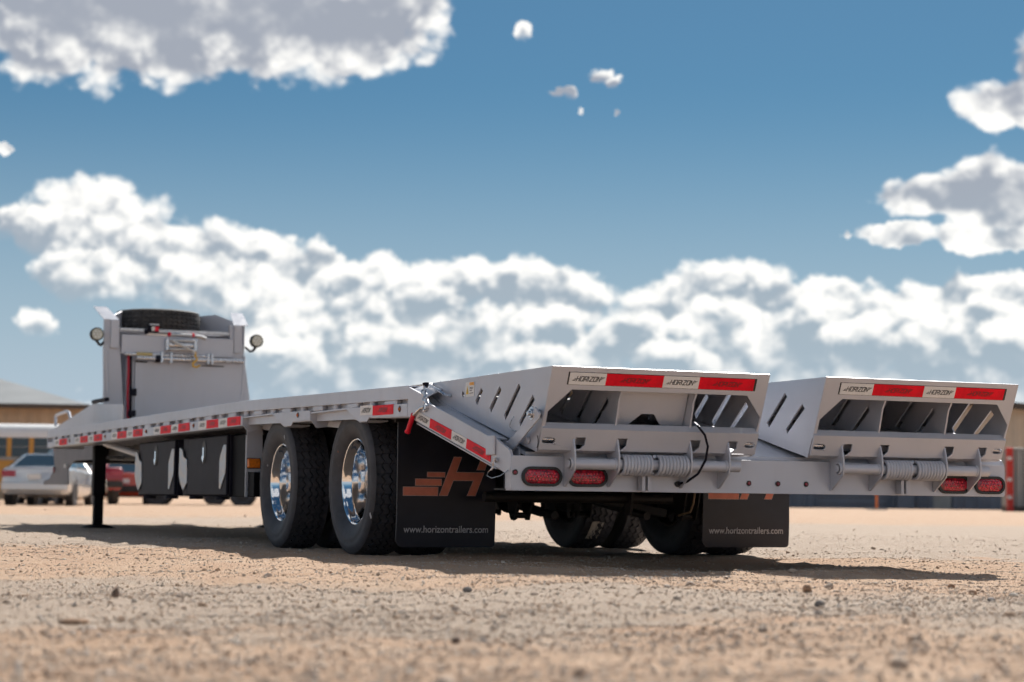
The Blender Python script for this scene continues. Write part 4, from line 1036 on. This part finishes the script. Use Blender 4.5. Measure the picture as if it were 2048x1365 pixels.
# ------------------------------------------------------------------ vehicles parked at the back
def loft(mb, secs):
    k = len(secs[0]); vs = [p for s in secs for p in s]; fs = []
    for i in range(len(secs)-1):
        for j in range(k): fs.append((i*k+j, i*k+(j+1) % k, (i+1)*k+(j+1) % k, (i+1)*k+j))
    fs += [tuple(range(k-1, -1, -1)), tuple(range((len(secs)-1)*k, len(secs)*k))]
    return mb.add(vs, fs)
def body_sec(y, z0, z1, hw, crown=.03):
    return [(-hw*.90, y, z0), (-hw, y, z0+.12), (-hw, y, z0+(z1-z0)*.55), (-hw*.97, y, z1-.05), (-hw*.88, y, z1), (0, y, z1+crown), (hw*.88, y, z1), (hw*.97, y, z1-.05), (hw, y, z0+(z1-z0)*.55), (hw, y, z0+.12), (hw*.90, y, z0)]
def quad_in(a, b_, c, d, k, off):
    P = [Vector(p) for p in (a, b_, c, d)]; cen = sum(P, Vector())/4; n = (P[1]-P[0]).cross(P[3]-P[0]).normalized()
    return [cen+(p-cen)*k+n*off for p in P]
_wheel_cache = {}
def car_wheel(par, x, y, r, w):
    key = (r, w)
    if key not in _wheel_cache:
        me = MB().latheX([(-w/2+.02, r*.62), (-w/2, r*.66), (-w/2, r*.92), (-w/2+.03, r), (w/2-.03, r), (w/2, r*.92), (w/2, r*.66), (w/2-.02, r*.62)], 28).mesh('tyre'); me.materials.append(MATS['rubber'])
        mb = MB().latheX([(-w/2+.03, r*.64), (-w/2+.05, r*.56), (-w/2+.07, r*.2), (-w/2+.03, r*.15), (-w/2+.03, .001)], 28)
        mr = mb.mesh('rim'); mr.materials.append(MATS['aluminium']); _wheel_cache[key] = (me, mr)
    t_, rm = _wheel_cache[key]
    o = link('wheel', t_, par, mw=Matrix.Translation((x, y, r)) @ Euler((0, 0, 0 if x < 0 else math.pi)).to_matrix().to_4x4())
    link('rim', rm, o)
def vehicle(name, label, cat, loc, rz, paint, L, hw, secs, cab, r=.34, wy=None, lamps='both', plate=True, grille=None, bumper='car_trim', box=None, group='vehicles parked behind the trailer'):
    o = tag(empty(name, loc, rz), label, cat, group)
    bodyo = loft(MB(), [body_sec(*s) for s in secs]).build('body', paint, o, .03, 50)
    y0, y1, y2, y3, z0, z1, hb, ht = cab       # cabin: rear base, rear top, front top, front base
    A = [(-hb, y0, z0), (hb, y0, z0), (hb, y3, z0), (-hb, y3, z0)]; B_ = [(-ht, y1, z1), (ht, y1, z1), (ht, y2, z1), (-ht, y2, z1)]
    mb = MB().add(A+B_, [(0, 1, 2, 3), (7, 6, 5, 4), (0, 4, 5, 1), (1, 5, 6, 2), (2, 6, 7, 3), (3, 7, 4, 0)]); mb.build('cabin', paint, o, .10, 50)
    for nm, q in (('rear_window', (A[0], A[1], B_[1], B_[0])), ('windscreen', (A[2], A[3], B_[3], B_[2]))):
        MB().add(quad_in(*q, .82, .012), [(0, 1, 2, 3)]).build(nm, 'car_glass', o, smooth=0)
    for sgn in (-1, 1):
        ym = (y0+y3)/2; ymt = (y1+y2)/2
        for (a0, a1, b0, b1) in ((y0, ym, y1, ymt), (ym, y3, ymt, y2)):
            q = [(sgn*hb, a0, z0), (sgn*hb, a1, z0), (sgn*ht, b1, z1), (sgn*ht, b0, z1)]
            if sgn < 0: q = [q[1], q[0], q[3], q[2]]
            MB().add(quad_in(*q, .80, .014), [(0, 1, 2, 3)]).build('side_window', 'car_glass', o, smooth=0)
        for y in wy:
            car_wheel(o, sgn*(hw-.10), y, r, .22)
            MB().cyl((sgn*(hw-.20), y, r), (sgn*(hw+.004), y, r), r*1.16, 28).build('wheel_arch', 'car_trim', o)
        zt = secs[1][2]
        MB().box(*sorted((sgn*hw*.55, sgn*hw*.97)), -L/2-.012, -L/2+.10, zt-.26, zt-.09).build('tail_light', 'red_lens', o, .02)
        MB().box(*sorted((sgn*hw*.58, sgn*hw*.94)), L/2-.10, L/2+.012, secs[-2][2]-.28, secs[-2][2]-.12).build('headlight', 'lamp_glass', o, .02)
        MB().box(*sorted((sgn*(hw+.02), sgn*(hw+.18))), y3-.55, y3-.40, z0+.02, z0+.15).build('mirror', paint, o, .02)
    MB().box(-hw*.96, hw*.96, -L/2-.09, -L/2+.05, secs[0][1]+.02, secs[0][1]+.24).build('rear_bumper', bumper, o, .04)
    MB().box(-hw*.96, hw*.96, L/2-.05, L/2+.09, secs[-1][1]+.02, secs[-1][1]+.24).build('front_bumper', bumper, o, .04)
    MB().box(-.17, .17, -L/2-.10, -L/2-.02, secs[0][1]+.32, secs[0][1]+.47).build('number_plate', 'label_white', o, .004)
    if grille:
        g = MB().box(-hw*.55, hw*.55, L/2+.0, L/2+.03, grille[0], grille[1]).build('grille', 'car_trim', o, .01)
        for i in range(7):
            x = -hw*.5+i*hw/6.0; MB().box(x-.022, x+.022, L/2+.03, L/2+.042, grille[0]+.02, grille[1]-.02).build('grille_bar', paint, g)
    return o
def sedan(name, label, cat, loc, rz, paint, **k):
    return vehicle(name, label, cat, loc, rz, paint, 4.7, .91,
                   [(-2.35, .38, .90, .78, .02), (-2.28, .30, 1.02, .88, .03), (-1.6, .24, 1.04, .91, .03), (0, .22, .99, .91, .03), (1.0, .22, .96, .91, .03), (1.9, .24, .84, .89, .03), (2.30, .30, .74, .82, .02), (2.35, .36, .66, .76, .01)],
                   (-2.05, -1.0, .25, 1.15, .98, 1.40, .84, .60), wy=(-1.42, 1.40), **k)
def suv(name, label, cat, loc, rz, paint, **k):
    return vehicle(name, label, cat, loc, rz, paint, 4.6, .92,
                   [(-2.3, .42, 1.02, .84, .02), (-2.25, .34, 1.10, .90, .02), (-1.2, .28, 1.10, .92, .02), (.6, .28, 1.08, .92, .03), (1.2, .28, 1.06, .91, .04), (2.22, .34, .98, .88, .03), (2.30, .42, .90, .82, .02)],
                   (-2.22, -2.0, .25, 1.0, 1.06, 1.70, .86, .70), r=.37, wy=(-1.4, 1.42), **k)
def pickup(name, label, cat, loc, rz, paint, **k):
    return vehicle(name, label, cat, loc, rz, paint, 5.6, .98,
                   [(-2.8, .52, 1.10, .93, .0), (-2.75, .46, 1.20, .97, .0), (-.6, .38, 1.20, .98, .0), (.0, .36, 1.18, .98, .02), (1.3, .38, 1.16, .97, .04), (2.7, .44, 1.08, .94, .03), (2.8, .52, 1.0, .88, .02)],
                   (-.75, -.55, .65, 1.35, 1.15, 1.86, .90, .72), r=.40, wy=(-1.75, 1.85), **k)
sedan('parked_car', 'silver car seen from behind at the far left beside the bus', 'car', (6.54, 47.25, 0), -.37, 'car_silver', bumper='car_silver')
wc = suv('parked_car', 'white boxy car with black slotted grille behind the landing leg', 'car', (7.75, 53.0, 0), -3.06, 'car_white', grille=(.68, .96), bumper='bumper_tan')
wc.scale = (1, 1, .85)
pickup('parked_truck', 'dark red pickup truck right of the landing leg', 'truck', (9.3, 58.3, 0), 0.02, 'car_red')
sedan('parked_car', 'orange red car partly hidden behind the tool boxes', 'car', (11.2, 59.6, 0), -.2, 'car_orange')
suv('parked_car', 'car behind the tool boxes with only its dark wheels showing below them', 'car', (13.4, 57.4, 0), 1.25, 'car_blue')
pickup('parked_truck', 'vehicle behind the trailer wheels with only its tyres showing beneath the deck', 'truck', (17.0, 62.0, 0), 1.3, 'car_white')

# school bus
bus = tag(empty('school_bus', (8.05, 74.5, 0), -.30), 'yellow school bus with white roof parked behind the silver car', 'bus')
bl, bw = 10.6, 1.2
prof = [(-bw, .45), (-bw, 2.35), (-bw*.97, 2.62), (-bw*.8, 2.86), (-bw*.4, 2.98), (0, 3.0), (bw*.4, 2.98), (bw*.8, 2.86), (bw*.97, 2.62), (bw, 2.35), (bw, .45)]
mb = MB(); xs = (-bl/2, bl/2)
def bprof(p, x): return [(x, y, z) for y, z in p]
loft(mb, [bprof([p for p in prof if p[1] < 1.62] + [(bw, 1.60), (-bw, 1.60)][:0], x) for x in xs]) if False else None
MB().box(-bl/2, bl/2, -bw, bw, .45, 1.80).build('lower_body', 'bus_yellow', bus, .04)
MB().box(-bl/2, bl/2, -bw-.03, bw+.03, 1.66, 1.80).build('belt_panel', 'container_grey', bus, .01)
MB().box(-bl/2+.02, bl/2-.02, -bw+.05, bw-.05, 1.80, 2.58).build('inner_body', 'car_trim', bus)
loft(MB(), [bprof([(-bw, 2.58), (-bw, 2.72), (-bw*.97, 2.88), (-bw*.8, 3.05), (-bw*.4, 3.15), (0, 3.17), (bw*.4, 3.15), (bw*.8, 3.05), (bw*.97, 2.88), (bw, 2.72), (bw, 2.58)], x) for x in xs]).build('roof', 'bus_white', bus, 0, 60)
nwin = 12; pitch = bl/nwin
for i in range(nwin+1):
    x = -bl/2+i*pitch
    for sgn in (-1, 1): MB().box(max(-bl/2, x-.09), min(bl/2, x+.09), *sorted((sgn*(bw-.05), sgn*bw)), 1.80, 2.58).build('pillar', 'bus_yellow', bus)
for i in range(nwin):
    x = -bl/2+i*pitch
    for sgn in (-1, 1):
        w_ = MB().box(x+.09, x+pitch-.09, *sorted((sgn*(bw-.045), sgn*(bw-.03))), 1.82, 2.58).build('window', 'car_glass', bus)
        MB().box(x+.09, x+pitch-.09, *sorted((sgn*(bw-.05), sgn*(bw-.02))), 2.19, 2.22).build('window_bar', 'container_grey', w_)
for x in (-3.6, 3.4):
    for sgn in (-1, 1):
        o = MB().latheX([(-.13, .30), (-.14, .45), (-.10, .48), (.10, .48), (.14, .45), (.13, .30)], 28).build('wheel', 'rubber', bus, mw=Matrix.Translation((x, sgn*(bw-.15), .48)) @ Euler((0, 0, math.pi/2*sgn)).to_matrix().to_4x4())
        MB().cyl((-.12, 0, 0), (-.05, 0, 0), .30, 20).build('rim', 'container_grey', o)

# ------------------------------------------------------------------ buildings
def ribbed_wall(mb, p0, p1, z0, z1, pitch=.9, depth=.05, steps=None):
    """trapezoid-profile sheet wall between two ground points"""
    p0, p1 = Vector(p0), Vector(p1); d = (p1-p0); L = d.length; d.normalize(); n = Vector((d.y, -d.x))
    pts = []; s = 0
    while s < L:
        for q, h in ((0, 0), (pitch*.35, 0), (pitch*.45, depth), (pitch*.9, depth)):
            if s+q < L: pts.append((s+q, h))
        s += pitch
    pts.append((L, 0))
    vs = []
    for s, h in pts:
        q = p0+d*s+n*h; vs += [(q.x, q.y, z0), (q.x, q.y, z1)]
    mb.add(vs, [(2*i, 2*i+2, 2*i+3, 2*i+1) for i in range(len(pts)-1)])
wh = tag(empty('warehouse', (16, 110, 0), -.30), 'tan metal warehouse with grey hipped roof behind the school bus', 'building')
wl, wd_, wz = 36, 22, 5.1
xr = 4.6                                   # right-hand corner
c4 = [(xr-wl, -wd_/2), (xr, -wd_/2), (xr, wd_/2), (xr-wl, wd_/2)]
for i in range(4):
    mb = MB(); ribbed_wall(mb, c4[i], c4[(i+1) % 4], 0, wz, .6, .05); mb.build('wall', 'wall_tan', wh, smooth=0)
ov = .5
e4 = [(xr-wl-ov, -wd_/2-ov, wz), (xr+ov, -wd_/2-ov, wz), (xr+ov, wd_/2+ov, wz), (xr-wl-ov, wd_/2+ov, wz)]
rg = [(xr-wl+10, 0, wz+2.7), (xr-8.5, 0, wz+2.7)]
for nm, q in (('roof', (e4[0], e4[1], rg[1], rg[0])), ('roof', (e4[1], e4[2], rg[1])), ('roof', (e4[2], e4[3], rg[0], rg[1])), ('roof', (e4[3], e4[0], rg[0]))):
    MB().add(q, [tuple(range(len(q)))]).build(nm, 'roof_grey', wh, smooth=0)
MB().box(xr-wl-ov, xr+ov, -wd_/2-ov-.08, -wd_/2-ov, wz-.22, wz+.03).build('gutter', 'trim_dark', wh)
for x in (xr-7.2, xr-14, xr-21):
    MB().box(x-.12, x+.12, -wd_/2-.4, -wd_/2-.1, wz-.95, wz-.45).build('wall_lamp', 'trim_dark', wh, .03)
MB().box(xr-12.5, xr-8.8, -wd_/2-.1, -wd_/2-.04, 0, 3.6).build('roller_door', 'bus_white', wh)

sh = tag(empty('metal_shed', (58.92, 91.66, 0), -.57), 'wide beige metal shed with dark lower wall far right behind the ramps', 'building')
gw, gd, sz, rz_ = 13.0, 30.0, 6.0, 7.1          # gable end faces the yard
for p0, p1 in (((-gw, 0), (gw, 0)), ((gw, 0), (gw, gd)), ((gw, gd), (-gw, gd)), ((-gw, gd), (-gw, 0))):
    mb = MB(); ribbed_wall(mb, p0, p1, 1.15, sz, .7, .05); mb.build('wall', 'wall_beige', sh, smooth=0)
    mb = MB(); ribbed_wall(mb, p0, p1, 0, 1.15, .7, .07); mb.build('lower_wall', 'wainscot', sh, smooth=0)
MB().plateY([(-gw, sz), (gw, sz), (0, rz_)], 0.0, .1).build('gable', 'wall_beige', sh)
for s_ in (-1, 1):
    MB().add([(s_*(gw+.5), -.6, sz-.05), (0, -.6, rz_), (0, gd+.6, rz_), (s_*(gw+.5), gd+.6, sz-.05), (s_*(gw+.5), -.6, sz+.10), (0, -.6, rz_+.15), (0, gd+.6, rz_+.15), (s_*(gw+.5), gd+.6, sz+.10)],
             [(0, 1, 2, 3), (7, 6, 5, 4), (0, 4, 5, 1), (1, 5, 6, 2), (2, 6, 7, 3), (3, 7, 4, 0)]).build('roof', 'roof_grey', sh)
    MB().add([(s_*(gw+.5), -.66, sz-.30), (0, -.66, rz_-.25), (0, -.66, rz_+.12), (s_*(gw+.5), -.66, sz+.07), (s_*(gw+.5), -.62, sz-.30), (0, -.62, rz_-.25), (0, -.62, rz_+.12), (s_*(gw+.5), -.62, sz+.07)],
             [(0, 1, 2, 3), (7, 6, 5, 4), (0, 4, 5, 1), (1, 5, 6, 2), (2, 6, 7, 3), (3, 7, 4, 0)]).build('rake_trim', 'trim_dark', sh)
for x in (-6.5, 2.5):
    d = MB().box(x-2.0, x+2.0, -.12, -.05, 0, 4.2).build('roller_door', 'wainscot', sh)
    for k in range(10): MB().box(x-2.0, x+2.0, -.135, -.12, .2+k*.4, .24+k*.4).build('door_rib', 'trim_dark', d)
MB().box(7.2, 8.2, -.12, -.06, 0, 2.1).build('side_door', 'container_grey', sh)
MB().box(9.6, 11.2, -.12, -.06, 1.5, 2.6).build('window', 'car_glass', sh)
for x in (-10.4, 5.6): MB().box(x-.5, x+.5, -.9, -.1, 0, .9).build('utility_box', 'wainscot', sh, .03)

# steel container with a red corner post at the right edge
ct = tag(empty('steel_container', (52.1, 64.2, 0), -.44), 'grey ribbed steel container with red corner post at the right edge', 'container')
mb = MB(); ribbed_wall(mb, (.28, 0), (6.0, 0), .22, 2.75, .36, .09); mb.build('ribbed_side', 'container_grey', ct, smooth=0)
MB().box(.28, 6.0, -.05, 2.4, .0, .24).build('base_rail', 'trim_dark', ct)
MB().box(.28, 6.0, -.04, 2.4, 2.74, 2.86).build('top_rail', 'container_grey', ct, .02)
MB().box(.0, .27, -.13, .2, 0, 2.88).build('corner_post', 'post_red', ct, .02)
for z in (.55, 1.35, 2.3): MB().box(-.008, .20, -.142, -.13, z, z+.16).build('post_patch', 'white_plastic', ct)
MB().box(.28, .34, .15, 2.4, .24, 2.74).build('end_wall', 'container_grey', ct)
# marker post under the bumper
mp = tag(empty('marker_post', (46.7, 66.5, 0)), 'thin orange marker post standing in front of the beige shed', 'post')
MB().cyl((0, 0, 0), (0, 0, 1.05), .055, 12).build('pole', 'post_orange', mp)
MB().cyl((0, 0, 1.05), (0, 0, 1.12), .065, 12, .02).build('cap', 'post_red', mp)
MB().box(-.35, .35, -.35, .35, -.02, .05).build('foot', 'concrete', mp, .02)

# ------------------------------------------------------------------ gravel and stones
def scatter(n, dmin, dmax, span, s0, s1, seed, power=1.0):
    r_ = np.random.default_rng(seed)
    d = dmin*(dmax/dmin)**(r_.random(n)**power)
    a = YAW+(r_.random(n)*2-1)*span
    x = CAM.x+d*np.sin(a); y = CAM.y+d*np.cos(a)
    s = np.exp(r_.normal(0, .33, n))*(s0+(s1-s0)*r_.random(n)**2.5)
    return x, y, s, r_
def pebbles(name, n, dmin, dmax, span, s0, s1, seed, ico, power=1.0):
    x, y, s, r_ = scatter(n, dmin, dmax, span, s0, s1, seed, power)
    # keep the stones out of the tyres
    keep = np.ones(n, bool)
    for px in (.19, .478, W-.19, W-.478):
        for py in (2.385, 3.774): keep &= ~((abs(x-px) < .15) & (abs(y-py) < .30))
    # lie in drifts
    cl = np.sin(x*1.9+np.sin(y*1.3)*1.7)*np.sin(y*2.3+np.cos(x*1.1)*1.5)
    keep &= r_.random(n) < .62+.38*cl
    x, y, s = x[keep], y[keep], s[keep]; n = len(x); z = hfield(x, y)
    if ico:
        t = (1+5**.5)/2
        bv = np.array([(-1, t, 0), (1, t, 0), (-1, -t, 0), (1, -t, 0), (0, -1, t), (0, 1, t), (0, -1, -t), (0, 1, -t), (t, 0, -1), (t, 0, 1), (-t, 0, -1), (-t, 0, 1)])/1.9
        bf = np.array([(0, 11, 5), (0, 5, 1), (0, 1, 7), (0, 7, 10), (0, 10, 11), (1, 5, 9), (5, 11, 4), (11, 10, 2), (10, 7, 6), (7, 1, 8), (3, 9, 4), (3, 4, 2), (3, 2, 6), (3, 6, 8), (3, 8, 9), (4, 9, 5), (2, 4, 11), (6, 2, 10), (8, 6, 7), (9, 8, 1)])
    else:
        bv = np.array([(1, 0, 0), (-1, 0, 0), (0, 1, 0), (0, -1, 0), (0, 0, 1), (0, 0, -.6)], float)
        bf = np.array([(0, 2, 4), (2, 1, 4), (1, 3, 4), (3, 0, 4), (2, 0, 5), (1, 2, 5), (3, 1, 5), (0, 3, 5)])
    k = len(bv)
    P = np.repeat(bv[None], n, 0)*(1+r_.normal(0, .17, (n, k, 1)))
    P *= np.stack([np.ones(n), r_.uniform(.6, 1, n), r_.uniform(.45, .85, n)], 1)[:, None, :]
    a = r_.random(n)*6.283; ca, sa = np.cos(a)[:, None], np.sin(a)[:, None]
    Q = P.copy(); Q[..., 0] = P[..., 0]*ca-P[..., 1]*sa; Q[..., 1] = P[..., 0]*sa+P[..., 1]*ca
    Q *= s[:, None, None]; Q += np.stack([x, y, z+s*.22], 1)[:, None, :]
    F_ = (bf[None]+(np.arange(n)*k)[:, None, None]).reshape(-1, 3)
    me = fast_mesh(name, Q.reshape(-1, 3), F_, False); me.materials.append(MATS['pebble'])
    o = link(name, me); o['kind'] = 'stuff'; return o
g1 = pebbles('gravel', 76000, 2.9, 20, .33, .0024, .0058, 11, True, .9); tag(g1, 'loose tan and grey gravel scattered over the dirt yard', 'gravel')
g2 = pebbles('grit', 135000, 2.9, 13, .33, .0016, .0038, 12, False, .8); tag(g2, 'fine sandy grit covering the dirt between the stones', 'grit')
g3 = pebbles('gravel', 1500, 3, 40, .5, .006, .0125, 13, True, .9); tag(g3, 'larger pebbles lying loose on the yard', 'gravel')

def stone(label, x, y, sx_, sy_, sz_, m_, seed, lean=0.0):
    bm = bmesh.new(); bmesh.ops.create_icosphere(bm, subdivisions=3, radius=1.0)
    r_ = random.Random(seed); dirs = [Vector((r_.gauss(0, 1), r_.gauss(0, 1), r_.gauss(0, 1))).normalized() for _ in range(9)]
    for v in bm.verts:
        d = v.co.normalized()
        cut = min(1.0, min((.78+.1*i % .25)/max(.01, d.dot(q)) if d.dot(q) > .55 else 9 for i, q in enumerate(dirs)))
        v.co = d*cut*(1+.05*math.sin(7*d.x+seed)*math.sin(6*d.y)+.03*math.sin(15*d.z+seed))
        v.co = Vector((v.co.x*sx_, v.co.y*sy_, v.co.z*sz_))
    me = bpy.data.meshes.new('stone'); bm.to_mesh(me); bm.free(); me.materials.append(MATS[m_])
    me.polygons.foreach_set('use_smooth', [True]*len(me.polygons)); me.set_sharp_from_angle(angle=R(28))
    zz = float(hfield(np.array([x]), np.array([y]))[0])
    o = link('stone', me); o.location = (x, y, zz+sz_*.55); o.rotation_euler = (lean, 0, seed*1.3); tag(o, label, 'stone', 'stones on the yard'); return o
mat('stone_brown', (.16, .11, .085), .85, 0, .25, 40, .4, 120); mat('stone_grey', (.20, .18, .17), .85, 0, .25, 40, .4, 120)
mat('stone_pale', (.50, .44, .37), .85, 0, .2, 40, .4, 120); mat('stone_clod', (.34, .21, .13), .9, 0, .25, 40, .5, 90)
stone('dark upright stone on the gravel at the left', -2.159, -2.203, .013, .011, .026, 'stone_brown', 1, .25)
stone('flat brown clod of earth at the lower left', -2.41, -2.944, .042, .020, .010, 'stone_clod', 2)
stone('rounded brown stone at the right, just below the trailer shadow', 1.085, -1.634, .017, .014, .013, 'stone_clod', 3)
stone('pale rounded stone at the right, beside a brown one', .86, -2.29, .019, .015, .013, 'stone_pale', 4)
stone('brown angular stone at the right, left of a pale one', .70, -2.28, .014, .014, .015, 'stone_clod', 5)
stone('dark grey stone near the right edge of the picture', .449, -2.709, .014, .012, .010, 'stone_grey', 6)
stone('dark stone below the right mud flap', -.217, -2.783, .015, .012, .012, 'stone_grey', 7)
stone('round brown stone below the clearance lamps', .153, -2.124, .018, .016, .016, 'stone_clod', 8)
stone('dark bluish stone below the left mud flap', -.99, -1.95, .016, .012, .011, 'stone_grey', 9)
stone('small dark stone in the lower middle of the picture', -1.772, -3.811, .011, .010, .008, 'stone_brown', 10)

scn.cycles.use_denoising = True
scn.cycles.max_bounces = 6; scn.cycles.diffuse_bounces = 3; scn.cycles.glossy_bounces = 3
scn.cycles.adaptive_threshold = .04; scn.cycles.adaptive_min_samples = 16
scn.cycles.use_adaptive_sampling = True
scn.cycles.sample_clamp_indirect = 8.0
